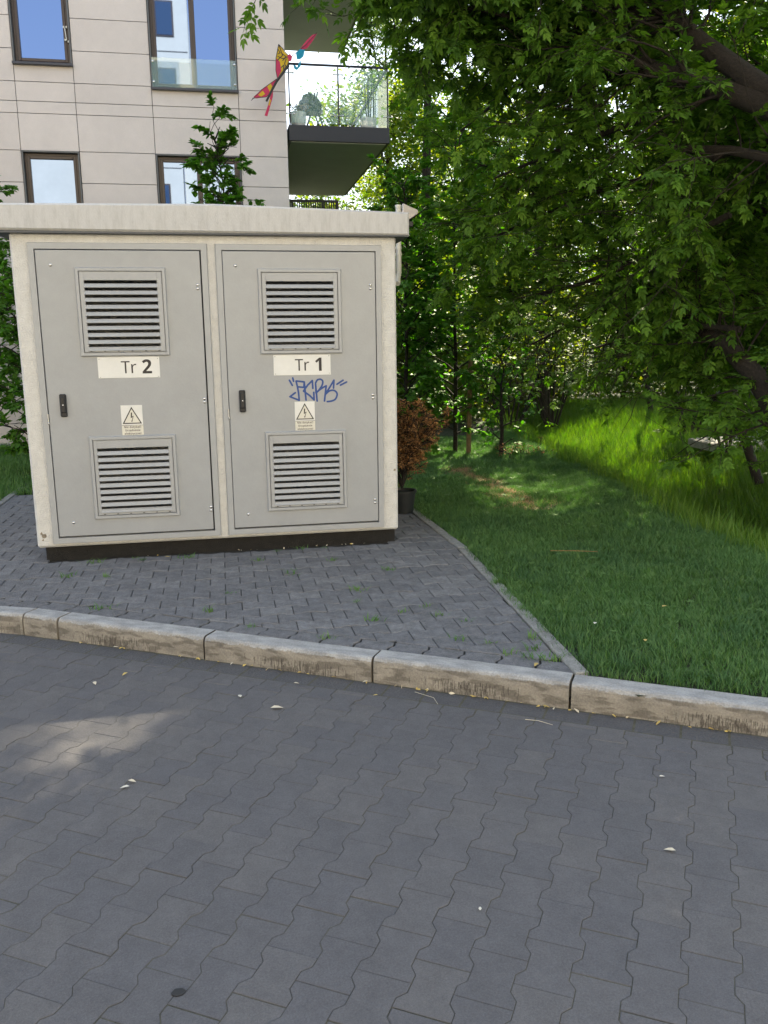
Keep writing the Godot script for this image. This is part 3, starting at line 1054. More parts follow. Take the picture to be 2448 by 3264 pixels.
# ------------------------------------------------------------------ the flats
const FZ := -8.468
func window(b: Node3D, x0: float, x1: float, y0: float, y1: float, split: bool, balustrade: float) -> void:
	var z := FZ
	var st := mb()
	# metal reveal lining
	var dz := 0.13
	box(st, Vector3(x0 + 0.012, (y0 + y1) / 2, z - dz / 2 + 0.008), Vector3(0.024, y1 - y0, dz + 0.016), 0.002)
	box(st, Vector3(x1 - 0.012, (y0 + y1) / 2, z - dz / 2 + 0.008), Vector3(0.024, y1 - y0, dz + 0.016), 0.002)
	box(st, Vector3((x0 + x1) / 2, y1 - 0.012, z - dz / 2 + 0.006), Vector3(x1 - x0 - 0.05, 0.024, dz + 0.012), 0.002)
	var w := build(st, "window", M.win_lining, b)
	st = mb()
	box(st, Vector3((x0 + x1) / 2, y0 - 0.018, z + 0.02), Vector3(x1 - x0 + 0.02, 0.04, 0.1), 0.004)
	build(st, "sill", M.sill, w)
	var fx0 := x0 + 0.026
	var fx1 := x1 - 0.026
	var fy0 := y0 + 0.004
	var fy1 := y1 - 0.026
	var fw := 0.05
	st = mb()
	var zf := z - 0.10
	box(st, Vector3(fx0 + fw / 2, (fy0 + fy1) / 2, zf), Vector3(fw, fy1 - fy0, 0.06), 0.004)
	box(st, Vector3(fx1 - fw / 2, (fy0 + fy1) / 2, zf), Vector3(fw, fy1 - fy0, 0.06), 0.004)
	box(st, Vector3((fx0 + fx1) / 2, fy0 + fw / 2, zf - 0.001), Vector3(fx1 - fx0 - 2 * fw, fw, 0.058), 0.004)
	box(st, Vector3((fx0 + fx1) / 2, fy1 - fw / 2, zf - 0.001), Vector3(fx1 - fx0 - 2 * fw, fw, 0.058), 0.004)
	build(st, "frame", M.win_frame, w)
	var sashes := [[fx0 + fw - 0.012, fx1 - fw + 0.012]]
	if split:
		var mx := (fx0 + fx1) / 2
		sashes = [[fx0 + fw - 0.012, mx + 0.004], [mx - 0.004, fx1 - fw + 0.012]]
	var sy0 := fy0 + fw - 0.012
	var sy1 := fy1 - fw + 0.012
	for i in sashes.size():
		var a: float = sashes[i][0]
		var c: float = sashes[i][1]
		var sw := 0.046
		var zs := zf + 0.012 - i * 0.0015
		st = mb()
		box(st, Vector3(a + sw / 2, (sy0 + sy1) / 2, zs), Vector3(sw, sy1 - sy0, 0.06), 0.006)
		box(st, Vector3(c - sw / 2, (sy0 + sy1) / 2, zs), Vector3(sw, sy1 - sy0, 0.06), 0.006)
		box(st, Vector3((a + c) / 2, sy0 + sw / 2, zs - 0.001), Vector3(c - a - 2 * sw, sw, 0.058), 0.006)
		box(st, Vector3((a + c) / 2, sy1 - sw / 2, zs - 0.001), Vector3(c - a - 2 * sw, sw, 0.058), 0.006)
		build(st, "sash", M.win_frame, w)
		st = mb()
		var tw := Basis.from_euler(Vector3(rng.randfn(0, 0.004), rng.randfn(0, 0.004), 0))
		box(st, Vector3((a + c) / 2, (sy0 + sy1) / 2, zs - 0.008), Vector3(c - a - 2 * sw + 0.008, sy1 - sy0 - 2 * sw + 0.008, 0.004), 0, tw)
		build(st, "pane", M.win_glass, w)
	if balustrade > 0:
		st = mb()
		box(st, Vector3((x0 + x1) / 2, y0 + balustrade / 2 + 0.01, z + 0.012), Vector3(x1 - x0 - 0.03, balustrade, 0.012), 0.001)
		build(st, "glass_balustrade", M.clear, w)
		for q in [[x0 + 0.04, y0 + 0.09], [x0 + 0.04, y0 + balustrade - 0.05], [x1 - 0.04, y0 + 0.09], [x1 - 0.04, y0 + balustrade - 0.05]]:
			st = mb()
			dome(st, Vector3(q[0], q[1], z + 0.019), 0.02, 0.012)
			build(st, "glass_clamp", M.steel, w)

func make_apartment_block() -> void:
	var b := thing("apartment_block", "beige panelled apartment block with dark framed windows behind the kiosk", "building")
	var z := FZ
	var xs := [-6.4, -5.2, -4.0, -2.75, -1.512, -0.633, 0.540, 1.905, 2.68]
	var ys := [0.1, 0.48, 0.95, 1.42, 1.767, 2.315, 2.491, 2.776, 3.245, 3.715, 4.29, 4.766, 5.315, 5.491, 5.776, 6.245, 6.712, 7.18, 7.766, 8.315, 8.491, 8.776, 9.245, 9.715]
	var top := 13.6
	# walls: solid box behind the panels, left open where the windows sit
	var wins := []
	for f in [0, 1, 2]:
		wins.append([-1.512, -0.633, 3.045 + (f - 0) * 3.0, 4.766 + f * 3.0, false, 0.0])
		wins.append([0.540, 1.905, 2.757 + f * 3.0, 4.766 + f * 3.0, true, 0.44])
	var st := mb()
	box(st, Vector3(-6.0, top / 2, z - 5.23), Vector3(17.3, top, 10.0), 0.0)
	build(st, "wall", M.core, b)
	for i in xs.size() - 1:
		for j in ys.size() - 1:
			var x0: float = xs[i]
			var x1: float = xs[i + 1]
			var parts := [[ys[j], ys[j + 1]]]
			for w in wins:
				if absf(w[0] - x0) < 0.01:
					var out := []
					for p in parts:
						if p[1] <= w[2] - 0.03 or p[0] >= w[3] - 0.01:
							out.append(p)
							continue
						if p[0] < w[2] - 0.06:
							out.append([p[0], w[2] - 0.032])
						if p[1] > w[3] + 0.05:
							out.append([w[3], p[1]])
					parts = out
			for p in parts:
				st = mb()
				var g := 0.0045
				box(st, Vector3((x0 + x1) / 2, (p[0] + p[1]) / 2, z - 0.015), Vector3(x1 - x0 - g * 2, p[1] - p[0] - g * 2, 0.03), 0.0015)
				build(st, "facade_panel", M.panels[rng.randi() % 3], b)
	# upper storeys and the strip left of the panels, out of the picture
	st = mb()
	box(st, Vector3(-1.86, 11.66, z - 0.015), Vector3(9.08, 3.86, 0.03), 0.002)
	build(st, "upper_cladding", M.panels[0], b)
	# fill behind panels up to core
	st = mb()
	for w in wins:
		window(b, w[0] + 0.004, w[1] - 0.004, w[2], w[3], w[4], w[5])
	# side lining: end wall face on the right
	st = mb()
	box(st, Vector3(2.672, top / 2, z - 5.2), Vector3(0.02, top - 0.02, 10.3), 0.002)
	build(st, "end_wall", M.slab_light, b)
	# window restrictor rod
	st = mb()
	tube(st, [Vector3(-0.715, 6.58, z - 0.03), Vector3(-0.70, 6.40, z - 0.03)], 0.008, 0.008, 6)
	for q in [[-0.73, 6.59], [-0.69, 6.59], [-0.72, 6.405], [-0.675, 6.385]]:
		box(st, Vector3(q[0], q[1], z - 0.04), Vector3(0.022, 0.03, 0.03), 0.003)
	build(st, "window_restrictor", M.white_pipe, b)
	# balconies on the end wall
	for f in 4:
		var y := 2.036 + f * 3.0
		st = mb()
		box(st, Vector3(3.56, y + 0.127, z - 2.63), Vector3(1.70, 0.245, 5.2), 0.004)
		var slab := build(st, "balcony", M.anthracite, b)
		st = mb()
		box(st, Vector3(3.55, y + 0.0, z - 2.63), Vector3(1.60, 0.02, 5.1), 0.0)
		build(st, "balcony_underside", M.slab_light, slab)
		if f == 1:
			var yt := y + 0.25
			for e in [[2.735, z - 0.06], [3.552, z - 0.06], [4.385, z - 0.06], [4.385, z - 1.4], [4.385, z - 2.8], [4.385, z - 4.2], [4.385, z - 5.15]]:
				st = mb()
				box(st, Vector3(e[0], yt + 0.47, e[1]), Vector3(0.022, 0.94, 0.03), 0.003)
				build(st, "railing_post", M.anthracite, slab)
				st = mb()
				for q in [0.17, 0.8]:
					tube(st, [Vector3(e[0] - 0.07, yt + q, e[1] + 0.02), Vector3(e[0] + 0.07, yt + q, e[1] + 0.02)], 0.008, 0.008, 6)
					for sg in [-1, 1]:
						dome(st, Vector3(e[0] + 0.07 * sg, yt + q, e[1] + 0.022), 0.018, 0.014, Vector3.BACK, 8)
				build(st, "glass_clamp", M.steel, slab)
			for e in [[2.76, 3.535], [3.57, 4.37]]:
				st = mb()
				box(st, Vector3((e[0] + e[1]) / 2, yt + 0.46, z - 0.035), Vector3(e[1] - e[0], 0.86, 0.012), 0.001)
				build(st, "glass_pane", M.clear, slab)
			for e in 4:
				st = mb()
				box(st, Vector3(4.41, yt + 0.46, z - 0.75 - e * 1.4 + (0.1 if e == 3 else 0.0)), Vector3(0.012, 0.86, 1.3), 0.001)
				build(st, "glass_pane", M.clear, slab)
			st = mb()
			tube(st, [Vector3(2.71, yt + 0.94, z - 0.06), Vector3(4.385, yt + 0.94, z - 0.06), Vector3(4.385, yt + 0.94, z - 5.15)], 0.02, 0.02, 8)
			build(st, "handrail", M.anthracite, slab)
		elif f == 0:
			# slatted privacy screen on the lowest balcony
			st = mb()
			box(st, Vector3.ZERO, Vector3(0.022, 2.02, 0.02), 0.002)
			var bar := st.commit()
			for q in 22:
				var o := mi(bar, M.anthracite, "screen_bar", slab)
				o.position = Vector3(2.78 + q * 0.0425, y + 1.27, -10.0)
			st = mb()
			for h in [0.30, 2.29]:
				box(st, Vector3(3.225, y + h, -10.0), Vector3(0.98, 0.045, 0.03), 0.003)
			for x in [2.86, 3.42, 3.7]:
				box(st, Vector3(x, y + 1.28, -10.0), Vector3(0.045, 2.05, 0.032), 0.003)
			build(st, "screen_frame", M.anthracite, slab)
		else:
			var yt := y + 0.25
			st = mb()
			for q in 26:
				box(st, Vector3(2.80 + q * 0.062, yt + 0.5, z - 0.06), Vector3(0.03, 0.9, 0.014), 0.002)
			box(st, Vector3(3.58, yt + 0.96, z - 0.06), Vector3(1.66, 0.03, 0.04), 0.003)
			box(st, Vector3(3.58, yt + 0.06, z - 0.06), Vector3(1.66, 0.03, 0.03), 0.003)
			build(st, "bar_railing", M.anthracite, slab).set_meta("kind", "stuff")

func make_opposite_block() -> void:
	# the sunlit flats across the road: they are what the windows mirror
	var b := thing("apartment_block", "sunlit cream apartment block across the road, mirrored in the window panes", "building", Vector3(0, 0, 22))
	var st := mb()
	box(st, Vector3(-1.9, 9.6, 4.0), Vector3(5.4, 19.2, 8.0), 0.03)
	build(st, "tower", M.cream, b)
	st = mb()
	box(st, Vector3(-19.4, 6.5, 4.5), Vector3(29.4, 13.0, 8.0), 0.03)
	build(st, "wing", M.cream, b)
	st = mb()
	box(st, Vector3(21.0, 6.5, 4.5), Vector3(24.0, 13.0, 8.0), 0.03)
	build(st, "wing", M.cream, b)
	st = mb()
	box(st, Vector3(4.9, 5.9, 4.6), Vector3(8.1, 11.8, 8.0), 0.03)
	build(st, "low_wing", M.cream, b)
	for f in 6:
		for x in [-0.7, -3.2]:
			st = mb()
			box(st, Vector3(x, 2.4 + f * 3.0, -0.01), Vector3(1.7, 1.6, 0.06), 0.01)
			var w := build(st, "window", M.win_frame, b)
			for q in [-0.41, 0.41]:
				st = mb()
				box(st, Vector3(x + q, 2.4 + f * 3.0, -0.03), Vector3(0.72, 1.46, 0.05), 0.005)
				build(st, "pane", M.opp_glass, w)
		st = mb()
		box(st, Vector3(-1.9, 0.95 + f * 3.0, -0.012), Vector3(5.3, 0.02, 0.03), 0.0)
		build(st, "panel_joint", M.core, b)
	for f in 4:
		for q in 3:
			st = mb()
			box(st, Vector3(-8.4 - q * 4.0, 2.4 + f * 2.9, 0.49), Vector3(1.7, 1.6, 0.06), 0.01)
			build(st, "window", M.opp_glass, b)

func make_balcony_things() -> void:
	var y := 5.29
	var st: SurfaceTool
	for e in [[2.90, -8.80, 0.255, "round white planter at the left end of the glass balcony"], [4.13, -8.95, 0.235, "white planter with thin stems at the balcony's right corner"]]:
		var p := thing("plant_pot", e[3], "planter", Vector3(e[0], y, e[1]))
		st = mb()
		lathe(st, Vector3.ZERO, [Vector2(0.0, 0.0), Vector2(0.11, 0.0), Vector2(0.128, 0.1), Vector2(0.137, e[2]), Vector2(0.125, e[2]), Vector2(0.12, e[2] - 0.03), Vector2(0, e[2] - 0.03)], 22)
		build(st, "pot", M.pot_white, p)
		if e[0] > 3:
			st = mb()
			for k in 4:
				var a := TAU * k / 4
				tube(st, [Vector3(cos(a) * 0.03, e[2] - 0.03, sin(a) * 0.03), Vector3(cos(a) * 0.05, 0.5, sin(a) * 0.05), Vector3(cos(a) * 0.07, 0.9, sin(a) * 0.07)], 0.014, 0.006, 6)
			build(st, "stems", M.bark_dark, p)
			var xf: Array = []
			for k in 160:
				xf.append(leaf_xf(Vector3(rng.randfn(0, 0.16), 0.65 + rng.randf() * 0.5, rng.randfn(0, 0.16)), Vector3(rng.randfn(0, 1), -0.3, rng.randfn(0, 1)), 1.0))
			crown(p, xf, simple_leaf(0.08, 0.035), M.maple, 0)
		else:
			var xf: Array = []
			for k in 120:
				xf.append(leaf_xf(Vector3(rng.randfn(0, 0.09), e[2] + rng.randf() * 0.12, rng.randfn(0, 0.06)), Vector3(rng.randfn(0, 1), 0.4, rng.randfn(0, 1)), 1.0))
			crown(p, xf, simple_leaf(0.07, 0.03), M.dead, 0)
	# folding chair with a heap of cloth
	var c := thing("balcony_chair", "folding chair heaped with dark cloth behind the balcony glass", "chair", Vector3(3.15, y, -9.05))
	for s in [-0.17, 0.17]:
		st = mb()
		tube(st, [Vector3(-0.12, 0, s), Vector3(0.05, 0.45, s), Vector3(0.10, 0.62, s)], 0.014, 0.014, 6)
		build(st, "leg", M.anthracite, c)
		st = mb()
		tube(st, [Vector3(0.20, 0, s), Vector3(0.10, 0.3, s), Vector3(0.04, 0.60, s)], 0.014, 0.014, 6)
		build(st, "leg", M.anthracite, c)
	st = mb()
	box(st, Vector3(0.0, 0.33, 0), Vector3(0.36, 0.03, 0.36), 0.006)
	build(st, "seat", M.anthracite, c)
	var heap := thing("cloth_heap", "heap of dark greenish cloth piled on the balcony chair", "cloth", Vector3(3.12, y + 0.345, -9.05))
	st = mb()
	var nz := noise(55, 3.0, 3)
	var prof: Array = []
	for i in 9:
		for k in 18:
			var p: Array[Vector3] = []
			for e in [[i, k], [i, k + 1], [i + 1, k + 1], [i + 1, k]]:
				var t: float = TAU * e[1] / 18.0
				var ph: float = PI / 2 * e[0] / 9.0
				var d := Vector3(cos(t) * cos(ph), sin(ph), sin(t) * cos(ph))
				p.append(Vector3(d.x * 0.20, d.y * 0.27, d.z * 0.18) * (1.0 + 0.35 * nz.get_noise_3dv(d * 1.3)))
			quad(st, p[0], p[1], p[2], p[3], p[0] + p[2])
	mi(st.commit(), mat(lin(0.05, 0.055, 0.04), 0.9), "folds", heap)

func make_kite() -> void:
	var k := thing("kite", "colourful butterfly kite hanging from the balcony's left railing corner", "kite", Vector3(2.56, 5.9, -8.15))
	var o := Vector2(2.56, 5.9)
	var f := func(a: Array) -> PackedVector2Array:
		var out := PackedVector2Array()
		for q in a:
			out.append(Vector2(2.56 + (q[0] - 410) * 0.00186, 6.388 - (q[1] - 235) * 0.00188) - o)
		return out
	var yellow := leaf_mat(lin(0.62, 0.42, 0.03), Color(0.5, 0.36, 0.03), 0.5)
	var pink := leaf_mat(lin(0.55, 0.05, 0.12), Color(0.5, 0.06, 0.12), 0.5)
	var blue := leaf_mat(lin(0.02, 0.28, 0.42), Color(0.05, 0.4, 0.55), 0.5)
	var wing := func(called: String, pts: Array, m: Material, yaw: float, dz: float, parent: Node3D) -> MeshInstance3D:
		var st := mb()
		var pg: PackedVector2Array = f.call(pts)
		prism(st, pg, 0.003, 0, Transform3D(Basis(), Vector3(0, 0, dz)), true)
		return build(st, called, m, parent)
	var a: MeshInstance3D = wing.call("wing", [[410, 235], [455, 285], [505, 335], [478, 400], [440, 455], [390, 505], [380, 440], [385, 340]], yellow, 0, 0, k)
	wing.call("wing_patch", [[386, 345], [415, 370], [425, 440], [392, 500], [381, 440]], pink, 0, 0.003, a)
	var b: MeshInstance3D = wing.call("wing", [[385, 505], [330, 540], [250, 600], [180, 655], [205, 668], [290, 650], [350, 590]], pink, 0, 0.004, k)
	wing.call("wing_patch", [[330, 545], [300, 570], [320, 610], [350, 580]], yellow, 0, 0.008, b)
	wing.call("wing_patch", [[260, 605], [220, 640], [245, 652], [280, 630]], yellow, 0, 0.008, b)
	var t: MeshInstance3D = wing.call("tail", [[350, 600], [325, 640], [300, 720], [268, 800], [292, 806], [318, 730], [345, 650]], pink, 0, 0.002, k)
	wing.call("wing_patch", [[318, 665], [305, 715], [312, 722], [328, 680]], yellow, 0, 0.006, t)
	wing.call("wing", [[500, 330], [590, 262], [650, 190], [700, 145], [742, 130], [705, 190], [655, 250], [580, 275]], pink, 0, -0.02, k)
	wing.call("wing", [[555, 295], [590, 265], [632, 268], [620, 320], [590, 345], [560, 345]], blue, 0, 0.012, k)
	wing.call("streamer", [[528, 395], [545, 392], [560, 410], [580, 370], [598, 352], [590, 400], [560, 430], [540, 425]], blue, 0, 0.012, k)
	wing.call("head", [[480, 320], [505, 305], [522, 330], [515, 360], [492, 368]], pink, 0, 0.016, k)
	# dark markings on the yellow wing
	var st := mb()
	for s in [[[412, 240], [440, 320], [395, 360]], [[430, 300], [470, 330], [440, 360]], [[400, 330], [440, 345], [480, 330]], [[405, 275], [420, 300], [405, 310]], [[425, 415], [450, 395], [445, 430]], [[470, 345], [455, 385], [470, 410]]]:
		var arr: Array = []
		for q in f.call(s):
			arr.append(q)
		stroke(st, arr, 0.012, 0.0046)
	build(st, "wing_markings", M.ink, a)
	st = mb()
	var spar: Array = []
	for q in f.call([[490, 395], [440, 455], [380, 530], [320, 630], [288, 688]]):
		spar.append(Vector3(q.x, q.y, 0.012))
	tube(st, spar, 0.022, 0.016, 8)
	build(st, "body", M.ink, k)
	for s in [[[410, 235], [383, 345], [378, 440], [390, 505]], [[410, 235], [460, 285], [505, 335]], [[385, 505], [250, 598], [160, 685]], [[505, 335], [640, 230], [742, 128]], [[505, 335], [478, 400], [440, 455]], [[170, 668], [290, 652], [352, 592]]]:
		var arr: Array = []
		for q in f.call(s):
			arr.append(Vector3(q.x, q.y, 0.004))
		st = mb()
		tube(st, arr, 0.006, 0.005, 5)
		build(st, "spar", M.ink, k)

# ------------------------------------------------------------------ plants
func leaf_xf(p: Vector3, dir: Vector3, s: float) -> Transform3D:
	var x := dir.normalized()
	var up := Vector3(rng.randfn(0, 0.34), 1.0, rng.randfn(0, 0.34))
	var z := x.cross(up)
	if z.length() < 0.05:
		z = x.cross(Vector3.RIGHT)
	z = z.normalized()
	return Transform3D(Basis(x, z.cross(x).normalized(), z).scaled_local(Vector3.ONE * s), p)

func add_leaflet(st: SurfaceTool, xf: Transform3D, ln: float, w: float) -> void:
	# folded along the midrib, pointed, arching down at the tip
	var rib := [Vector3(0, 0, 0), Vector3(ln * 0.42, ln * 0.02, 0), Vector3(ln, -ln * 0.08, 0)]
	for sg in [-1.0, 1.0]:
		var e := [Vector3(ln * 0.30, ln * 0.07, sg * w * 0.5), Vector3(ln * 0.62, ln * 0.03, sg * w * 0.40)]
		tri(st, xf * rib[0], xf * rib[1], xf * e[0], xf.basis.y)
		tri(st, xf * rib[1], xf * e[1], xf * e[0], xf.basis.y)
		tri(st, xf * rib[1], xf * rib[2], xf * e[1], xf.basis.y)

func simple_leaf(ln: float, w: float) -> Mesh:
	var st := mb()
	add_leaflet(st, Transform3D(Basis(), Vector3(0.01, 0, 0)), ln, w)
	return st.commit()

func compound_leaf(s: float) -> Mesh:
	# box elder: five pointed leaflets on one stalk
	var st := mb()
	for q in [[0.045, 0.95, 0.065], [0.045, -0.95, 0.065], [0.085, 0.75, 0.072], [0.085, -0.75, 0.072], [0.10, 0.0, 0.085]]:
		var b := Basis(Vector3.UP, q[1] * 0.85) * Basis(Vector3.BACK, -0.1)
		add_leaflet(st, Transform3D(b, Vector3(q[0] * s, -q[0] * 0.1 * s, 0)), q[2] * s, q[2] * 0.41 * s)
	quad(st, Vector3(0, 0, -0.001), Vector3(0.1 * s, -0.01 * s, -0.001), Vector3(0.1 * s, -0.01 * s, 0.001), Vector3(0, 0, 0.001), Vector3.UP)
	return st.commit()

func leaf_clump(n: int, r: float, ln: float, w: float, seed_: int) -> Mesh:
	var st := mb()
	var g := RandomNumberGenerator.new()
	g.seed = seed_
	for i in n:
		var p := Vector3(g.randfn(0, 1), g.randfn(0, 0.7), g.randfn(0, 1)) * r * 0.55
		var b := Basis(Vector3.UP, g.randf() * TAU) * Basis(Vector3.BACK, g.randf_range(-0.9, 0.3)) * Basis(Vector3.RIGHT, g.randfn(0, 0.6))
		add_leaflet(st, Transform3D(b, p), ln * g.randf_range(0.7, 1.2), w)
	return st.commit()

# crowns thinned on purpose along sun paths, laying light on road, lawn and boughs
const SUN := Vector3(0.39, 0.95, -0.92)
func thin(p: Vector3) -> float:
	var d := SUN.normalized()
	for e in [[Vector3(0.8, 0, 2.7), 0.5, 0.95], [Vector3(0.64, 0, 3.1), 0.44, 0.95], [Vector3(0.46, 0, 3.6), 0.42, 0.9], [Vector3(4.4, 0, -1.4), 0.85, 0.9], [Vector3(4.6, 0, -0.3), 0.7, 0.85], [Vector3(3.1, 0, 4.2), 0.5, 0.5], [Vector3(4.6, 2.5, -5.4), 1.2, 0.8], [Vector3(4.95, 3.05, -0.95), 0.5, 0.75], [Vector3(4.3, 2.9, -1.7), 0.6, 0.75], [Vector3(5.4, 2.6, -1.0), 0.45, 0.7], [Vector3(7.4, 0.2, -5.5), 1.0, 0.75], [Vector3(8.3, 0.2, -7.6), 1.3, 0.8]]:
		var v: Vector3 = p - e[0]
		if v.dot(d) > 0.35 and (v - d * v.dot(d)).length() < e[1]:
			return e[2]
	return 0.0

# leaves: the nearest that the picture shows become parts, the others one mass per tint
func crown(parent: Node3D, xfs: Array, mesh: Mesh, mats: Array, singles: int, called := "leaf", mass := "crown") -> void:
	var inv := cam_basis.inverse()
	var off := parent.position
	var singled := {}
	if singles > 0:
		var cand: Array = []
		for i in xfs.size():
			var v: Vector3 = inv * (xfs[i].origin + off - CAM)
			if v.z < -0.3 and absf(v.x) < 0.445 * -v.z and absf(v.y) < 0.59 * -v.z:
				cand.append([-v.z, i])
		cand.sort_custom(func(a, b): return a[0] < b[0])
		for i in mini(singles, cand.size()):
			singled[cand[i][1]] = true
			var o := mi(mesh, mats[cand[i][1] % mats.size()], called, parent)
			o.transform = xfs[cand[i][1]]
	for k in mats.size():
		var pick: Array = []
		for i in xfs.size():
			if i % mats.size() == k and not singled.has(i):
				pick.append(xfs[i])
		if pick.is_empty():
			continue
		var mm := MultiMesh.new()
		mm.transform_format = MultiMesh.TRANSFORM_3D
		mm.mesh = mesh
		mm.instance_count = pick.size()
		for i in pick.size():
			mm.set_instance_transform(i, pick[i])
		var o := MultiMeshInstance3D.new()
		o.multimesh = mm
		o.material_override = mats[k]
		put(o, mass, parent)
		o.set_meta("kind", "stuff")

func wander(a: Vector3, dir: Vector3, ln: float, n: int, bend: float, sag: float) -> Array:
	var pts: Array = [a]
	var d := dir.normalized()
	for i in n:
		d = (d + Vector3(rng.randfn(0, bend), rng.randfn(0, bend * 0.7) - sag, rng.randfn(0, bend))).normalized()
		pts.append(pts[-1] + d * ln / n)
	return pts

# a limb with side shoots; collects leaf places
func limb(parent: Node3D, pts: Array, r0: float, r1: float, m: Material, xfs: Array, every: float, shoot: float, leaves: int, sag: float, leaf_s: float, called := "limb", from_t := 0.15, sub := 3) -> void:
	var st := mb()
	tube(st, pts, r0, r1, 8, true, 0.06)
	var ln := 0.0
	for i in pts.size() - 1:
		ln += pts[i].distance_to(pts[i + 1])
	var n := maxi(1, int(ln / every))
	for i in n:
		var t := from_t + (1.0 - from_t) * (i + rng.randf()) / n
		var fi := t * (pts.size() - 1)
		var i0 := mini(int(fi), pts.size() - 2)
		var p: Vector3 = pts[i0].lerp(pts[i0 + 1], fi - i0)
		var d: Vector3 = (pts[i0 + 1] - pts[i0]).normalized()
		var sd := d.cross(Vector3(rng.randfn(0, 1), rng.randfn(0, 1), rng.randfn(0, 1))).normalized()
		var dir := (d * 0.5 + sd + Vector3(0, 0.1, 0)).normalized()
		var sl := shoot * rng.randf_range(0.5, 1.2) * (1.0 - 0.35 * t)
		var sp := wander(p, dir, sl, 5, 0.16, sag)
		tube(st, sp, maxf(r1 * 0.6, 0.006) * (1.0 if sl > 0.5 else 0.7), 0.003, 5, false)
		for s in sub:
			var q: Vector3 = sp[rng.randi_range(1, 5)]
			var td: Vector3 = (sp[5] - sp[0]).normalized() + Vector3(rng.randfn(0, 0.8), rng.randfn(0, 0.5), rng.randfn(0, 0.8))
			var tp := wander(q, td, sl * 0.5, 3, 0.2, sag * 1.2)
			tube(st, tp, 0.004, 0.0015, 4, false)
			for l in leaves:
				var u := rng.randf() * 3.0
				var j := mini(int(u), 2)
				var lp: Vector3 = tp[j].lerp(tp[j + 1], u - j)
				var ld: Vector3 = (tp[j + 1] - tp[j]).normalized() * 0.6 + Vector3(rng.randfn(0, 0.7), rng.randfn(-0.08, 0.22), rng.randfn(0, 0.7))
				xfs.append(leaf_xf(lp, ld, leaf_s * rng.randf_range(0.7, 1.2)))
	build(st, called, m, parent)

func young_tree(called: String, label: String, at: Vector3, h: float, rad: float, low: float, nb: int, leaves: int, singles: int, mats: Array, leaf: Mesh, stake: bool, lean := Vector3.ZERO) -> Node3D:
	var t := thing(called, label, "tree", at)
	var st := mb()
	var pts: Array = []
	for i in 8:
		var u := i / 7.0
		pts.append(Vector3(rng.randfn(0, 0.03), h * u, rng.randfn(0, 0.03)) * Vector3(u, 1, u) + lean * u)
	tube(st, pts, 0.035, 0.006, 8)
	build(st, "trunk", M.bark, t)
	var xfs: Array = []
	for i in nb:
		var u := low + (1.0 - low) * (i + rng.randf()) / nb
		var fi := u * 7.0
		var i0 := mini(int(fi), 6)
		var p: Vector3 = pts[i0].lerp(pts[i0 + 1], fi - i0)
		var az := i * 2.4 + rng.randf()
		var prof := sin(clampf((u - low) / (1.0 - low), 0, 1) * 2.6 + 0.45)
		var ln := maxf(rad * prof, 0.2) * rng.randf_range(0.75, 1.15)
		var d := Vector3(cos(az), 0.5 + 0.5 * u, sin(az))
		limb(t, wander(p, d, ln, 4, 0.12, 0.05), 0.012, 0.004, M.bark, xfs, 0.16, 0.42, leaves, 0.05, 1.0, "branch", 0.2, 2)
	crown(t, xfs, leaf, mats, singles)
	return t

func big_tree(called: String, label: String, at: Vector3, h: float, rad: float, low: float, nb: int, clumps: int, mats: Array, clump: Mesh, bark: Material, trunk_r := 0.16, lean := Vector3.ZERO) -> void:
	var t := thing(called, label, "tree", at)
	var st := mb()
	var pts: Array = []
	for i in 9:
		var u := i / 8.0
		pts.append(Vector3(rng.randfn(0, 0.15) * u, h * 0.95 * u, rng.randfn(0, 0.15) * u) + lean * u)
	tube(st, pts, trunk_r, 0.02, 9, true, 0.05)
	build(st, "trunk", bark, t)
	var xfs: Array = []
	for i in nb:
		var u := low + (0.98 - low) * (i + rng.randf()) / nb
		var fi := u * 8.0
		var i0 := mini(int(fi), 7)
		var p: Vector3 = pts[i0].lerp(pts[i0 + 1], fi - i0)
		var az := i * 2.4 + rng.randf() * 0.8
		var v := (u - low) / (1.0 - low)
		var ln := rad * (0.35 + 0.75 * sin(clampf(v, 0, 1) * PI * 0.86 + 0.4)) * rng.randf_range(0.7, 1.15)
		var bp := wander(p, Vector3(cos(az), 0.25 + 0.6 * u, sin(az)), ln, 5, 0.13, 0.05)
		var bst := mb()
		tube(bst, bp, trunk_r * 0.32 * (1.0 - 0.5 * u), 0.008, 6, false)
		for s in 3:
			var q: Vector3 = bp[rng.randi_range(2, 4)]
			tube(bst, wander(q, Vector3(rng.randfn(0, 1), rng.randfn(0.2, 0.6), rng.randfn(0, 1)), ln * 0.35, 3, 0.2, 0.05), 0.012, 0.004, 5, false)
		build(bst, "limb", bark, t)
		var per := int(clumps / float(nb))
		for c in per:
			var w := pow(rng.randf(), 0.6)
			var f2 := w * 5.0
			var j := mini(int(f2), 4)
			var c0: Vector3 = bp[j].lerp(bp[j + 1], f2 - j)
			c0 += Vector3(rng.randfn(0, 1), rng.randfn(0, 0.7), rng.randfn(0, 1)) * (0.12 + 0.16 * rad * w * 0.5)
			if rng.randf() < thin(c0 + at):
				continue
			xfs.append(Transform3D(Basis.from_euler(Vector3(rng.randfn(0, 0.4), rng.randf() * TAU, rng.randfn(0, 0.4))).scaled(Vector3.ONE * rng.randf_range(0.7, 1.25)), c0))
	crown(t, xfs, clump, mats, 0)

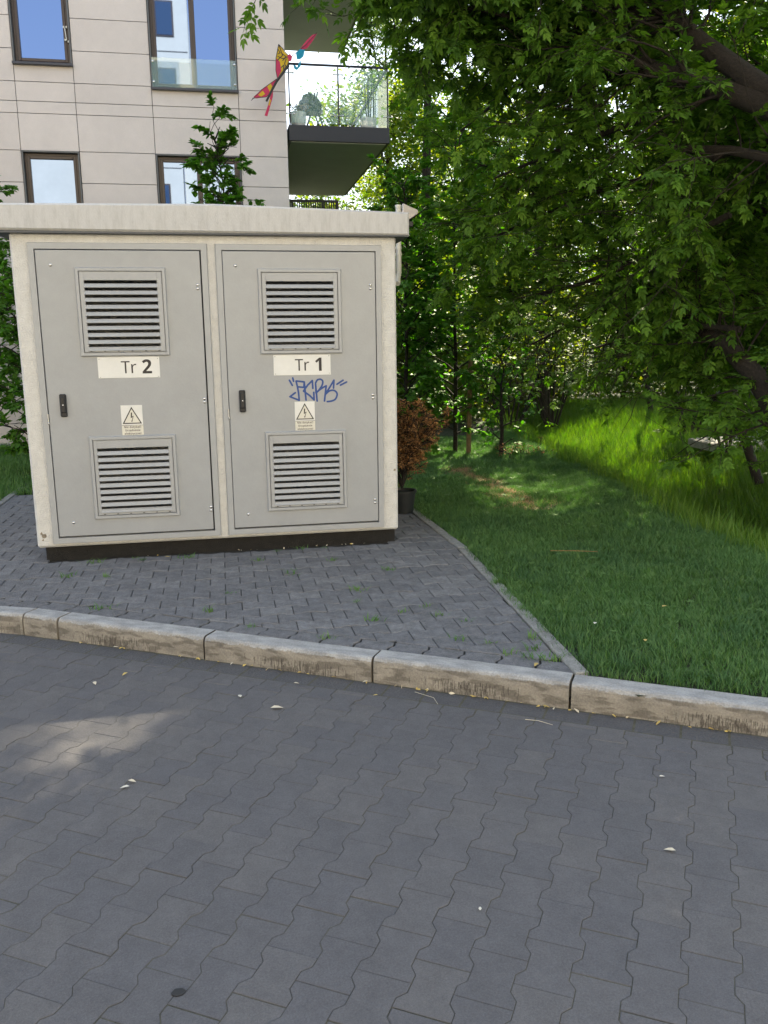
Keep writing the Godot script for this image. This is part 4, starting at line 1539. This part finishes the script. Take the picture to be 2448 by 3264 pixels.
func make_plants() -> void:
	# the box elder whose trunk stands just right of the frame
	var base := Vector3(6.55, 0.05, 0.35)
	var t := thing("box_elder", "large dark box elder leaning in from the right with drooping leafy boughs", "tree", base)
	var loc := func(a: Array) -> Array:
		var o: Array = []
		for q in a:
			o.append(Vector3(q[0], q[1], q[2]) - base)
		return o
	var xfs: Array = []
	var st := mb()
	tube(st, loc.call([[6.55, 0.0, 0.35], [6.5, 0.6, 0.35], [6.35, 1.5, 0.5], [6.1, 2.4, 0.7], [5.95, 2.9, 0.8], [5.6, 4.2, 1.1], [5.3, 5.6, 1.0], [5.2, 7.4, 0.6], [5.4, 8.8, 0.2]]), 0.24, 0.04, 12, true, 0.06)
	build(st, "trunk", M.bark, t)
	var limbs := [
		[[[6.0, 2.75, 0.75], [5.81, 3.18, 0.67], [5.49, 3.43, 0.38], [5.14, 3.68, 0.0], [4.9, 3.85, -0.31], [4.62, 4.09, -0.6], [4.26, 4.29, -0.91], [3.89, 4.45, -1.21], [3.4, 4.5, -1.4]], 0.11, 0.025, 0.3],
		[[[5.85, 3.1, 0.8], [5.57, 3.45, 0.44], [5.39, 3.66, 0.26], [5.24, 3.97, -0.09], [5.12, 4.21, -0.31], [4.99, 4.4, -0.43], [4.9, 4.67, -0.6], [4.7, 5.4, -0.9], [4.6, 6.3, -1.4]], 0.10, 0.03, 0.4],
		[[[5.06, 4.23, -0.34], [4.82, 4.41, -0.62], [4.57, 4.55, -0.92], [4.0, 4.75, -1.1], [3.2, 4.95, -1.0], [2.6, 4.95, -0.8], [2.15, 4.9, -0.6]], 0.045, 0.01],
		[[[4.9, 3.85, -0.31], [4.82, 3.91, -0.79], [4.64, 4.11, -1.04], [4.55, 4.14, -1.29], [4.3, 4.1, -1.8], [3.9, 3.8, -2.3]], 0.04, 0.012],
		[[[5.95, 2.8, 0.75], [5.78, 2.99, 0.47], [5.5, 3.19, -0.03], [5.2, 3.3, -0.54], [5.07, 3.51, -0.9], [4.8, 3.6, -1.6], [4.6, 3.4, -2.3]], 0.05, 0.012],
		[[[6.45, 0.5, 0.3], [6.25, 0.85, 0.0], [6.15, 1.08, -0.1], [6.05, 1.4, -0.32], [5.95, 1.65, -0.63], [5.87, 1.81, -0.91], [5.76, 2.11, -1.31], [5.64, 2.42, -1.82], [5.5, 2.8, -2.4], [5.4, 3.2, -2.9]], 0.13, 0.02],
		[[[6.2, 2.1, 0.6], [6.6, 2.7, -0.3], [7.0, 3.1, -1.2], [7.2, 3.2, -2.2], [7.1, 3.0, -3.2], [6.9, 2.4, -4.0]], 0.07, 0.015],
		[[[6.3, 1.6, 0.5], [6.6, 2.0, -0.4], [6.8, 2.2, -1.4], [6.8, 2.1, -2.4], [6.6, 1.7, -3.2]], 0.06, 0.015],
		[[[5.64, 2.32, -1.82], [5.9, 2.3, -2.6], [6.3, 2.0, -3.4], [6.6, 1.4, -4.1]], 0.035, 0.01],
		[[[5.6, 4.2, 1.1], [5.9, 5.0, 0.0], [6.2, 5.6, -1.2], [6.4, 5.9, -2.6]], 0.07, 0.02],
		[[[5.3, 5.6, 1.0], [4.6, 6.3, 0.2], [3.9, 6.7, -0.8], [3.3, 6.8, -1.8]], 0.06, 0.02],
		[[[5.3, 5.6, 1.0], [5.5, 6.6, -0.4], [5.6, 7.2, -1.8], [5.6, 7.4, -3.2]], 0.06, 0.02],
		[[[5.2, 7.4, 0.6], [4.5, 8.2, 0.0], [3.8, 8.6, -0.8]], 0.05, 0.02],
		[[[5.6, 4.2, 1.1], [4.8, 5.0, 1.4], [3.9, 5.5, 1.4], [3.1, 5.7, 1.2]], 0.06, 0.02],
		[[[6.0, 2.75, 0.75], [6.6, 3.6, 1.0], [7.3, 4.2, 0.8], [8.0, 4.5, 0.2]], 0.06, 0.02],
		[[[6.0, 2.75, 0.75], [6.3, 3.6, -0.2], [6.5, 4.1, -1.2], [6.5, 4.3, -2.2], [6.3, 4.2, -3.2]], 0.06, 0.02],
		[[[5.62, 2.72, -0.17], [5.46, 2.6, -0.51], [5.25, 2.42, -0.99], [4.89, 2.25, -1.51], [4.46, 2.13, -2.01], [4.13, 1.94, -2.33]], 0.03, 0.01],
		[[[5.93, 1.79, -0.4], [5.72, 1.84, -0.88], [5.47, 1.76, -1.36], [5.21, 1.62, -1.93]], 0.03, 0.01],
		[[[5.56, 3.19, 0.0], [5.35, 3.14, -0.37], [4.88, 3.05, -1.09], [4.36, 2.83, -1.76], [3.95, 2.64, -2.2]], 0.03, 0.01],
		[[[5.7, 2.2, -0.88], [5.45, 2.14, -1.36], [5.07, 1.92, -1.88], [4.74, 1.67, -2.45]], 0.03, 0.01],
		[[[4.9, 3.49, -0.42], [4.48, 3.38, -1.08], [4.03, 3.23, -1.7]], 0.03, 0.01],
		[[[4.57, 4.55, -0.92], [4.0, 4.6, -0.4], [3.5, 4.55, -0.1], [3.1, 4.55, -0.3]], 0.025, 0.007],
		[[[4.26, 4.29, -0.91], [3.9, 4.3, -0.7], [3.55, 4.3, -0.56], [3.25, 4.35, -0.7]], 0.025, 0.007],
		[[[4.0, 4.75, -1.1], [3.6, 4.75, -0.6], [3.2, 4.62, -0.3], [2.95, 4.5, -0.35], [2.68, 4.45, -0.5]], 0.02, 0.006, 0.2, 0.6],
		[[[4.0, 4.75, -1.1], [3.5, 4.6, -1.0], [3.1, 4.45, -1.0], [2.85, 4.35, -1.1]], 0.02, 0.006, 0.1, 0.7],
		[[[6.6, 2.0, -0.4], [7.0, 2.0, -1.2], [7.3, 1.7, -2.2], [7.3, 1.2, -3.0]], 0.04, 0.012],
		[[[7.0, 3.1, -1.2], [7.5, 3.3, -2.2], [7.8, 3.1, -3.4], [7.8, 2.5, -4.4], [7.6, 1.9, -5.0]], 0.045, 0.012],
		[[[6.6, 2.7, -0.3], [6.5, 3.0, -1.4], [6.3, 3.0, -2.6], [6.0, 2.7, -3.6]], 0.045, 0.012],
		[[[6.3, 3.6, -0.2], [7.0, 4.0, -1.6], [7.4, 4.1, -3.0], [7.5, 3.7, -4.4]], 0.045, 0.012],
		[[[5.8, 3.18, 0.67], [5.9, 3.3, -0.4], [5.7, 3.3, -1.6], [5.4, 3.0, -2.6], [5.2, 2.6, -3.3]], 0.045, 0.012],
		[[[6.9, 2.4, -1.0], [7.9, 2.6, -1.8], [8.8, 2.4, -2.8], [9.3, 2.0, -3.8]], 0.04, 0.012],
	]
	for l in limbs:
		limb(t, loc.call(l[0]), l[1], l[2], M.bark, xfs, 0.07, l[4] if l.size() > 4 else 1.0, 12, 0.045, 0.92, "limb", l[3] if l.size() > 3 else 0.12, 4)
	xfs = xfs.filter(func(x): return rng.randf() >= thin(x.origin + base) * (0.6 if (x.origin + base).x < 3.4 else 1.0))
	crown(t, xfs, compound_leaf(1.0), M.maple, 300)

	var hb := simple_leaf(0.088, 0.054)
	# staked hornbeam right of the kiosk
	var sh := young_tree("hornbeam", "bushy young hornbeam tied to a wooden stake right of the kiosk", Vector3(4.75, 0.12, -5.5), 4.9, 1.2, 0.05, 64, 24, 300, M.beam, hb, true)
	var stake := thing("tree_stake", "round wooden stake standing beside the bushy hornbeam on the lawn", "stake", Vector3(4.92, 0.1, -5.35))
	var st2 := mb()
	tube(st2, [Vector3(-0.015, -0.1, 0), Vector3(0.0, 1.0, 0), Vector3(0.03, 1.85, 0)], 0.036, 0.034, 10)
	build(st2, "pole", M.stake, stake)
	st2 = mb()
	tube(st2, [Vector3(0.0, 1.5, 0.04), Vector3(-0.1, 1.52, 0.0), Vector3(-0.17, 1.5, -0.15)], 0.012, 0.012, 6)
	build(st2, "tie", M.black, stake)
	young_tree("hornbeam", "slender hornbeam with its bright top showing above the kiosk roof", Vector3(1.53, 0.1, -5.6), 4.3, 0.36, 0.4, 90, 30, 300, M.beam, hb, false)
	young_tree("hornbeam", "young hornbeam left of the kiosk against the flats", Vector3(-1.95, 0.1, -6.9), 4.2, 1.1, 0.1, 56, 22, 200, M.beam, hb, false)
	young_tree("hornbeam", "second leafy hornbeam close behind the kiosk's left corner", Vector3(-0.85, 0.1, -4.7), 2.7, 0.7, 0.06, 46, 22, 200, M.beam, hb, false)
	young_tree("hornbeam", "leafy hornbeam filling the gap just right of the kiosk wall", Vector3(3.95, 0.1, -5.2), 3.7, 0.85, 0.06, 56, 24, 200, M.beam, hb, false)
	young_tree("young_shrub", "low light green shrub at the foot of the wooden stake", Vector3(5.25, 0.1, -4.9), 1.45, 0.55, 0.1, 14, 6, 120, M.beam, simple_leaf(0.1, 0.062), false)

	# trees beyond the meadow
	var clump_a := leaf_clump(9, 0.30, 0.12, 0.06, 11)
	var clump_b := leaf_clump(10, 0.42, 0.13, 0.06, 12)
	big_tree("maple_tree", "tall green tree behind the hornbeams, crown set above view to shade the road", Vector3(5.6, 0, -11.8), 19.0, 4.1, 0.54, 44, 6600, M.far, clump_b, M.bark_dark, 0.12, Vector3(0.9, 0, 0))  # unseen high crown, added to keep the sun off the road
	big_tree("maple_tree", "tall tree behind the multi-stemmed bush, crown set above view to shade the road", Vector3(8.7, 0, -12.0), 19.0, 4.3, 0.54, 44, 6600, M.far, clump_b, M.bark, 0.12, Vector3(-1.2, 0, 0))  # second unseen crown, added to shade road and lawn
	big_tree("maple_tree", "dense tree behind the hornbeams, filling the gap over the kiosk roof's end", Vector3(5.6, 0, -15.0), 8.0, 2.3, 0.1, 30, 2600, M.far, clump_a, M.bark, 0.12)
	big_tree("maple_tree", "broad low tree at the far side of the meadow behind the multi-stemmed bush", Vector3(9.0, 0, -17.5), 5.6, 3.0, 0.08, 30, 2800, M.far, clump_a, M.bark_dark, 0.14)
	big_tree("maple_tree", "yellow green tree in full sun behind the leaning dark bough", Vector3(14.2, 0, -13.5), 8.0, 3.2, 0.08, 30, 3200, M.far, clump_a, M.bark_dark, 0.18)
	big_tree("maple_tree", "dense tree at the picture's right edge behind the box elder", Vector3(11.6, 0, -6.0), 9.5, 2.6, 0.22, 30, 3000, M.far, clump_a, M.bark_dark, 0.15)
	big_tree("maple_tree", "far tree filling the middle distance between meadow and sky", Vector3(11.5, 0, -25.0), 11.0, 4.2, 0.06, 34, 4200, M.far, clump_b, M.bark_dark, 0.22)
	big_tree("maple_tree", "far tree on the right beyond the sunny meadow", Vector3(17.5, 0, -20.0), 11.0, 4.2, 0.05, 34, 4200, M.far, clump_b, M.bark_dark, 0.22)
	big_tree("maple_tree", "far tree on the right edge beyond the yellow green one", Vector3(19.5, 0, -12.0), 10.0, 4.0, 0.05, 34, 3600, M.far, clump_b, M.bark_dark, 0.22)
	big_tree("willow", "pale feathery tree seen against white sky beside the balcony", Vector3(8.6, 0, -30.0), 16.0, 3.6, 0.1, 36, 2600, M.pale, clump_b, M.bark, 0.2)
	big_tree("willow", "thin pale tree with bare stems behind the kiosk roof's right end", Vector3(5.6, 0, -27.0), 9.0, 2.0, 0.2, 22, 700, M.pale, clump_a, M.bark, 0.12, Vector3(-0.8, 0, 0))
	big_tree("maple_tree", "low wide tree closing the view at the end of the garden", Vector3(15.0, 0, -34.0), 10.0, 6.0, 0.03, 36, 4200, M.far, clump_b, M.bark_dark, 0.25)
	big_tree("maple_tree", "low wide tree behind the kiosk's right wall at the garden's end", Vector3(7.5, 0, -21.5), 5.0, 3.4, 0.03, 30, 2800, M.far, clump_b, M.bark_dark, 0.16)
	big_tree("maple_tree", "thin mid-sized tree standing at the far edge of the sunny meadow", Vector3(10.6, 0, -10.6), 8.6, 2.0, 0.52, 24, 1100, M.far, clump_a, M.bark_dark, 0.06, Vector3(-1.3, 0, 0))
	big_tree("thicket_tree", "low leafy thicket straight behind the multi-stemmed bush", Vector3(9.6, 0, -15.0), 3.4, 1.9, 0.02, 26, 1700, M.far, clump_a, M.bark_dark, 0.06)
	big_tree("thicket_tree", "low leafy thicket behind the wooden stake", Vector3(5.6, 0, -10.6), 3.0, 1.5, 0.02, 26, 1500, M.far, clump_a, M.bark_dark, 0.06)
	big_tree("thicket_tree", "low leafy thicket at the right end of the bright meadow", Vector3(12.3, 0, -15.5), 3.9, 1.9, 0.02, 26, 1700, M.far, clump_a, M.bark_dark, 0.07)
	big_tree("thicket_tree", "low leafy thicket at the foot of the tall tree's left side", Vector3(6.9, 0, -13.4), 3.6, 1.8, 0.02, 26, 1700, M.far, clump_a, M.bark_dark, 0.07)
	big_tree("thicket_tree", "leafy tree behind the leaning thin trunk, shading the right of the meadow", Vector3(11.9, 0, -9.2), 7.6, 2.3, 0.25, 30, 1700, M.far, clump_a, M.bark_dark, 0.09)
	# bushes under them
	for e in [[Vector3(7.68, 0.1, -9.1), "multi-stemmed bush with bare lower stems at the back of the bright meadow", 2.9, 9, 0.0], [Vector3(9.4, 0.1, -7.0), "thin multi-stemmed bush left of the leaning pole-like trunk", 2.2, 6, 0.1], [Vector3(6.6, 0.1, -8.4), "dark twiggy bush between the stake and the multi-stemmed bush", 2.6, 9, 0.2], [Vector3(8.5, 0.1, -4.4), "slim dark sapling cluster behind the leaning thin trunk", 2.4, 4, 0.1]]:
		var b := thing("bush", e[1], "bush", e[0])
		var bx: Array = []
		for i in e[3]:
			var az: float = TAU * i / float(e[3]) + rng.randf()
			var pts := wander(Vector3(cos(az) * 0.1, 0, sin(az) * 0.1), Vector3(cos(az) * 0.35, 1.0, sin(az) * 0.35), e[2] * rng.randf_range(0.7, 1.1), 7, 0.07, -0.01)
			limb(b, pts, 0.022, 0.006, M.bark_dark, bx, 0.16, 0.6, 5, 0.03, 1.2, "stem", 0.42, 3)
		crown(b, bx, simple_leaf(0.085, 0.05), M.far, 0)
	# leaning thin trunk
	var lt := thing("leaning_trunk", "thin dark trunk leaning left beside the stone slab under the boughs", "tree", Vector3(7.86, 0.0, -2.75))
	var ls := mb()
	tube(ls, [Vector3(0, -0.05, 0), Vector3(-0.08, 0.45, -0.2), Vector3(-0.23, 0.82, -0.44), Vector3(-0.37, 1.16, -0.79), Vector3(-0.4, 1.5, -1.1), Vector3(-0.45, 2.2, -1.4)], 0.065, 0.03, 9, true, 0.06)
	build(ls, "trunk", M.bark_dark, lt)
	var lx: Array = []
	limb(lt, wander(Vector3(-0.4, 1.5, -1.1), Vector3(-0.4, 1, -0.5), 1.8, 6, 0.12, 0.0), 0.03, 0.01, M.bark_dark, lx, 0.12, 0.8, 6, 0.06, 1.0, "limb", 0.2, 3)
	crown(lt, lx, compound_leaf(1.0), M.maple, 0)
	# low leafy growth at the right edge
	young_tree("young_shrub", "low leafy shrub at the right edge beside the stone slab", Vector3(7.3, 0.0, -1.2), 0.9, 0.55, 0.1, 12, 6, 100, M.maple, compound_leaf(0.8), false)
	# slab
	var sl := thing("stone_slab", "flat grey concrete slab lying in the shade under the trees", "slab", Vector3(9.0, 0.08, -5.0))
	var ss := mb()
	prism(ss, PackedVector2Array([Vector2(-0.55, -0.4), Vector2(0.5, -0.45), Vector2(0.6, 0.3), Vector2(0.1, 0.45), Vector2(-0.6, 0.35)]), 0.12, 0.015, Transform3D(Basis(Vector3.RIGHT, -PI / 2 + 0.03), Vector3(0, 0.14, 0)))
	build(ss, "slab", M.edging, sl)
	# brown conifer in its tub
	var pot := thing("plant_tub", "black plastic tub behind the kiosk's right corner", "plant pot", Vector3(3.045, KH, -1.22))
	var ps := mb()
	lathe(ps, Vector3.ZERO, [Vector2(0, 0), Vector2(0.098, 0), Vector2(0.125, 0.19), Vector2(0.134, 0.19), Vector2(0.136, 0.215), Vector2(0.12, 0.215), Vector2(0.118, 0.19), Vector2(0, 0.19)], 24)
	build(ps, "tub", M.pot_dark, pot)
	var th := thing("dead_thuja", "dried brown thuja bush in the black tub beside the kiosk", "shrub", Vector3(3.045, KH + 0.19, -1.22))
	var tx: Array = []
	for i in 34:
		var az := i * 2.4
		var u := rng.randf()
		var pts := wander(Vector3(0, 0.02 + u * 0.25, 0), Vector3(cos(az) * 0.55, 1.1, sin(az) * 0.55), 0.36 + rng.randf() * 0.34, 5, 0.16, -0.01)
		limb(th, pts, 0.007, 0.002, M.bark_dark, tx, 0.055, 0.15, 12, -0.04, 1.0, "branch", 0.15, 3)
	crown(th, tx, simple_leaf(0.035, 0.013), M.dead, 0)
	# dry conifer sprig by the stake
	var db := thing("dry_bush", "low dry brown bush on the lawn at the stake's right", "shrub", Vector3(5.45, 0.1, -4.6))
	var dx: Array = []
	for i in 12:
		var az := i * 2.4
		limb(db, wander(Vector3.ZERO, Vector3(cos(az), 0.55, sin(az)), 0.4, 4, 0.15, 0.04), 0.007, 0.002, M.bark_dark, dx, 0.1, 0.15, 5, 0.02, 1.0, "branch", 0.2, 2)
	crown(db, dx, simple_leaf(0.04, 0.012), M.dead, 0)

# ------------------------------------------------------------------ grass
func tuft(n: int, h: float, w: float, spread: float, lean: float, seed_: int) -> Mesh:
	var st := mb()
	var g := RandomNumberGenerator.new()
	g.seed = seed_
	for i in n:
		var p := Vector3(g.randfn(0, spread), 0, g.randfn(0, spread))
		var az := g.randf() * TAU
		var d := Vector3(cos(az), 0, sin(az))
		var s := d.cross(Vector3.UP) * w * 0.5
		var hh := h * g.randf_range(0.55, 1.15)
		var m := p + d * hh * lean * 0.35 + Vector3.UP * hh * 0.6
		var e := p + d * hh * lean * 1.0 + Vector3.UP * hh
		tri(st, p - s, p + s, m + s * 0.8, d)
		tri(st, p - s, m + s * 0.8, m - s * 0.8, d)
		tri(st, m - s * 0.8, m + s * 0.8, e, d)
	return st.commit()

func scatter_grass(parent: Node3D, spots: Array, mesh: Mesh, m: Material, called: String, smin: float, smax: float) -> void:
	var mm := MultiMesh.new()
	mm.transform_format = MultiMesh.TRANSFORM_3D
	mm.mesh = mesh
	mm.instance_count = spots.size()
	for i in spots.size():
		var s := rng.randf_range(smin, smax)
		mm.set_instance_transform(i, Transform3D(Basis.from_euler(Vector3(rng.randfn(0, 0.1), rng.randf() * TAU, rng.randfn(0, 0.1))).scaled(Vector3(s, s * rng.randf_range(0.8, 1.2), s)), spots[i]))
	var o := MultiMeshInstance3D.new()
	o.multimesh = mm
	o.material_override = m
	put(o, called, parent)
	o.set_meta("kind", "stuff")

func dryness(x: float, z: float) -> float:
	# the worn, straw-coloured strip that crosses the lawn
	var best := 9.0
	var pts := [Vector2(4.30, -3.75), Vector2(4.32, -2.4), Vector2(4.34, -1.15)]
	var p := Vector2(x, z)
	for i in 2:
		best = minf(best, p.distance_to(Geometry2D.get_closest_point_to_segment(p, pts[i], pts[i + 1])))
	var v := 1.0 - best / 0.26
	v += hill.get_noise_2d(x * 9.0, z * 9.0) * 1.1
	return clampf(v, 0, 1)

func make_grass() -> void:
	var lists := [[], [], []]
	var straw: Array = []
	var patch := noise(301, 0.9, 3)
	var x := 3.12
	# mown lawn
	var n := 0
	for i in 92000:
		var px := rng.randf_range(3.1, 6.9)
		var pz := rng.randf_range(-7.5, 4.2)
		var depth := CAM.z - pz
		if rng.randf() > clampf(7.5 / depth, 0.5, 1.0):
			continue
		if behind_kerb(px, pz) < KW + 0.02 or px > lip_x(pz) + 0.25:
			continue
		var ex := 3.11 + (0.05 if pz > -0.7 and pz < 1.3 else 0.0) - clampf((pz - 0.33) * 0.06, 0, 0.16)
		if px < ex + 0.075:
			continue
		var p := Vector3(px, height(px, pz) - 0.004, pz)
		var dr := dryness(px, pz)
		if rng.randf() < dr:
			if rng.randf() < 0.55:
				straw.append(p)
			continue
		if patch.get_noise_2d(px * 3.0, pz * 3.0) < -0.42 and rng.randf() < 0.7:
			continue
		lists[clampi(int(patch.get_noise_2d(px, pz) * 3.0 + rng.randf() * 3.0), 0, 2)].append(p)
	var lawn := Node3D.new()
	put(lawn, "lawn_grass")
	tag(lawn, "short mown lawn grass right of the pale edging", "grass")
	lawn.set_meta("kind", "stuff")
	for k in 3:
		scatter_grass(lawn, lists[k], tuft(10, 0.054, 0.0036, 0.018, 0.7, 60 + k), M.lawn[k], "grass_blades", 0.75, 1.25)
	scatter_grass(lawn, straw, tuft(9, 0.035, 0.0035, 0.022, 1.3, 66), M.straw, "dry_blades", 0.7, 1.2)
	# low broad-leaved weeds scattered through the turf
	var broad := mb()
	for k in 6:
		add_leaflet(broad, Transform3D(Basis(Vector3.UP, k * TAU / 6.0 + 0.2 * (k % 2)) * Basis(Vector3.BACK, 0.35), Vector3(0, 0.02, 0)), 0.05, 0.026)
	var wl: Array = []
	for i in 1100:
		var px := rng.randf_range(3.25, 6.2)
		var pz := rng.randf_range(-6.5, 3.6)
		if behind_kerb(px, pz) < KW + 0.08 or px > lip_x(pz) or patch.get_noise_2d(px * 1.5 + 20.0, pz * 1.5) < -0.05:
			continue
		wl.append(Vector3(px, height(px, pz) + 0.012, pz))
	scatter_grass(lawn, wl, broad.commit(), M.lawn[1], "broad_leaves", 0.3, 0.65)
	# unmown meadow past the lip
	var md := [[], []]
	for i in 52000:
		var px := rng.randf_range(5.0, 14.5)
		var pz := rng.randf_range(-15.0, 2.5)
		if px < lip_x(pz) + rng.randf_range(-0.1, 0.25):
			continue
		if patch.get_noise_2d(px * 2.2 + 50.0, pz * 2.2) < -0.25 and rng.randf() < 0.75:
			continue
		md[rng.randi() % 2].append(Vector3(px, height(px, pz) - 0.01, pz))
	var meadow := Node3D.new()
	put(meadow, "meadow_grass")
	tag(meadow, "tall sunlit meadow grass under the trees", "grass")
	meadow.set_meta("kind", "stuff")
	for k in 2:
		scatter_grass(meadow, md[k], tuft(9, 0.21, 0.006, 0.04, 0.45, 70 + k), M.meadow[k], "grass_blades", 0.6, 1.3)
	# strip left of and behind the kiosk
	var side := [[], []]
	for i in 14000:
		var px := rng.randf_range(-4.2, 4.6)
		var pz := rng.randf_range(-8.3, -2.6)
		if px > -0.95 and pz > -3.25:
			continue
		if px > 3.15:
			continue
		side[rng.randi() % 2].append(Vector3(px, 0.107, pz))
	var sg := Node3D.new()
	put(sg, "side_grass")
	tag(sg, "shaded grass strip between the kiosk and the flats", "grass")
	sg.set_meta("kind", "stuff")
	for k in 2:
		scatter_grass(sg, side[k], tuft(9, 0.085, 0.006, 0.03, 0.5, 80 + k), M.lawn[k], "grass_blades", 0.8, 1.3)

func make_litter() -> void:
	# green tufts in the paving joints
	var weeds := [[1.959, -0.387], [2.161, 0.458], [1.825, 0.778], [0.694, 0.05], [0.76, 0.12], [0.398, 0.107], [0.294, 0.479], [0.551, 0.54], [1.405, 1.145], [2.206, 1.277], [2.215, 1.91], [2.565, 1.717], [2.738, 2.029], [2.737, 2.425], [2.601, 2.32], [2.603, 1.91], [2.167, 1.528], [1.92, 2.15], [1.498, 1.86], [1.262, 1.512], [1.073, 0.125], [1.621, 0.328], [2.512, 0.813], [2.409, 1.775], [2.914, 2.7], [3.0, 2.73], [2.87, 2.66], [2.789, 2.58], [1.775, 0.068], [2.129, 0.05], [2.95, 2.55], [3.0, 2.4], [0.62, 1.3]]
	var wm: Array = []
	for k in 3:
		wm.append(tuft(16, 0.026, 0.0035, 0.013, 0.9, 90 + k))
	for i in weeds.size():
		var w: Array = weeds[i]
		if w[1] < 0.03:
			w[1] = 0.06
		var o := mi(wm[i % 3], M.lawn[i % 2], "weed_tuft")
		o.transform = Transform3D(Basis(Vector3.UP, i * 1.3).scaled(Vector3(1.5, 1.1, 1.0) * rng.randf_range(0.8, 1.6)), Vector3(w[0], KH - 0.008, w[1]))
		tag(o, "tiny green weed tuft growing in a joint of the kiosk paving", "weed", "weed tufts in the paving joints")
	# dry leaves and seed wings on the road
	var ls := [[1.591, 2.73, 0, "curled pale leaf lying on the road below the kerb's middle joint", 1.5], [1.421, 2.549, 3, "small whitish leaf near the pale kerb stretch on the road", 1.0], [0.831, 2.124, 1, "small orange leaf on the road near the kerb's left joint", 1.0], [0.691, 2.221, 0, "thin leaf leftmost of those under the kerb", 1.0], [0.98, 3.305, 0, "cream leaf uppermost of a pair on the left road", 0.9], [0.957, 3.348, 3, "whitish leaf lowermost of a pair on the left road", 0.9], [2.105, 4.334, 3, "tiny white petal in the middle of the road", 0.5], [2.002, 4.807, 3, "grey white leaf scrap in the bottom middle of the road", 0.9], [2.824, 4.173, 0, "pale leaf lying alone on the road at right", 0.95], [1.709, 2.445, 0, "small pinkish leaf on the road close to the kerb", 0.7], [2.078, 2.68, 1, "tiny yellow leaf just below the kerb joint", 0.6], [3.048, 3.708, 3, "small pale leaf far right on the road", 0.6]]
	var lf := mb()
	add_leaflet(lf, Transform3D(Basis(), Vector3(-0.02, 0.004, 0)), 0.042, 0.019)
	var leaf := lf.commit()
	for e in ls:
		var o := mi(leaf, M.dry_leaf[e[2]], "fallen_leaf")
		o.transform = Transform3D(Basis(Vector3.UP, rng.randf() * TAU).scaled(Vector3.ONE * e[4]), Vector3(e[0], 0.004, e[1]))
		tag(o, e[3], "leaf", "fallen leaves on the road")
	for e in [[3.482, 2.72, 1, "yellow leaf lying on the grass nearest the kerb"], [3.865, 2.218, 1, "yellow leaf on the grass farther right"], [3.349, 2.409, 3, "tiny whitish leaf on the grass beside the edging"], [2.87, 2.78, 2, "orange leaf on the paving in the corner by the edging"], [0.94, 0.08, 1, "bright yellow leaf at the foot of the dark plinth"]]:
		var o := mi(leaf, M.dry_leaf[e[2]], "fallen_leaf")
		o.transform = Transform3D(Basis(Vector3.UP, rng.randf() * TAU).scaled(Vector3.ONE * 1.05), Vector3(e[0], 0.19 if e[0] > 3.2 else 0.133, e[1]))
		tag(o, e[3], "leaf", "fallen leaves on grass and paving")
	# the drift of small yellow scraps along the foot of the kerb
	for i in 60:
		var s := rng.randf_range(-2.3, 2.0)
		if i < 34:
			s = [-1.55, -1.05, -0.9, -0.6, -0.2, 0.2, 0.5, 0.8, 1.0, 1.3, 1.7][i % 11] + rng.randfn(0, 0.07)
		var o := mi(leaf, M.dry_leaf[[1, 1, 2, 0][i % 4]], "leaf_scrap")
		o.transform = Transform3D(Basis.from_euler(Vector3(rng.randfn(0, 0.4), rng.randf() * TAU, rng.randfn(0, 0.3))).scaled(Vector3.ONE * rng.randf_range(0.4, 0.85)), kp(s, 0.014 + absf(rng.randfn(0, 0.008)), 0.005))
		tag(o, "small yellow leaf scrap swept against the foot of the kerb", "leaf scrap", "leaf scraps along the kerb")
	# pale grit along the foot of the plinth
	for i in 16:
		var o := mi(leaf, M.dry_leaf[[0, 3, 1][i % 3]], "leaf_scrap")
		o.transform = Transform3D(Basis.from_euler(Vector3(rng.randfn(0, 0.5), rng.randf() * TAU, rng.randfn(0, 0.5))).scaled(Vector3.ONE * rng.randf_range(0.3, 0.6)), Vector3([0.9, 1.55, 1.62, 1.9, 2.1, 2.2, 2.3, 2.42][i % 8] + rng.randfn(0, 0.06), KH + 0.006, absf(rng.randfn(0.0, 0.015)) - 0.015))
		tag(o, "pale leaf scrap lying at the foot of the kiosk's dark plinth", "leaf scrap", "leaf scraps along the plinth")
	# twigs
	var tw := mb()
	tube(tw, [Vector3(3.74, 0.185, 0.77), Vector3(3.9, 0.192, 0.84), Vector3(4.06, 0.188, 0.89)], 0.0022, 0.0018, 5)
	tag(build(tw, "twig", M.dead[2]), "pale dry twig lying across the lawn", "twig")
	tw = mb()
	tube(tw, [kp(0.25, 0.06, 0.006), kp(0.36, 0.10, 0.008), kp(0.40, 0.16, 0.006)], 0.0012, 0.0008, 5)
	tag(build(tw, "grass_stalk", M.dry_leaf[0]), "thin dry stalk on the road against the kerb", "twig")
	tw = mb()
	tube(tw, [Vector3(2.70, 0.006, 3.10), Vector3(2.75, 0.009, 3.13), Vector3(2.80, 0.006, 3.18)], 0.0016, 0.001, 5)
	tag(build(tw, "leaf_stalk", M.dry_leaf[0]), "dry leaf stalk lying on the road near the right kerb", "twig")
	# tar blot
	var g := mb()
	var pg := PackedVector2Array()
	for k in 14:
		pg.append(Vector2(cos(TAU * k / 14.0) * 0.019, sin(TAU * k / 14.0) * 0.015) * rng.randf_range(0.85, 1.1))
	prism(g, pg, 0.004, 0.0012, Transform3D(Basis(Vector3.RIGHT, -PI / 2), Vector3(1.214, 0.0045, 4.496)))
	tag(build(g, "tar_blot", M.black), "round black tar blot on a paver at the bottom left", "stain")
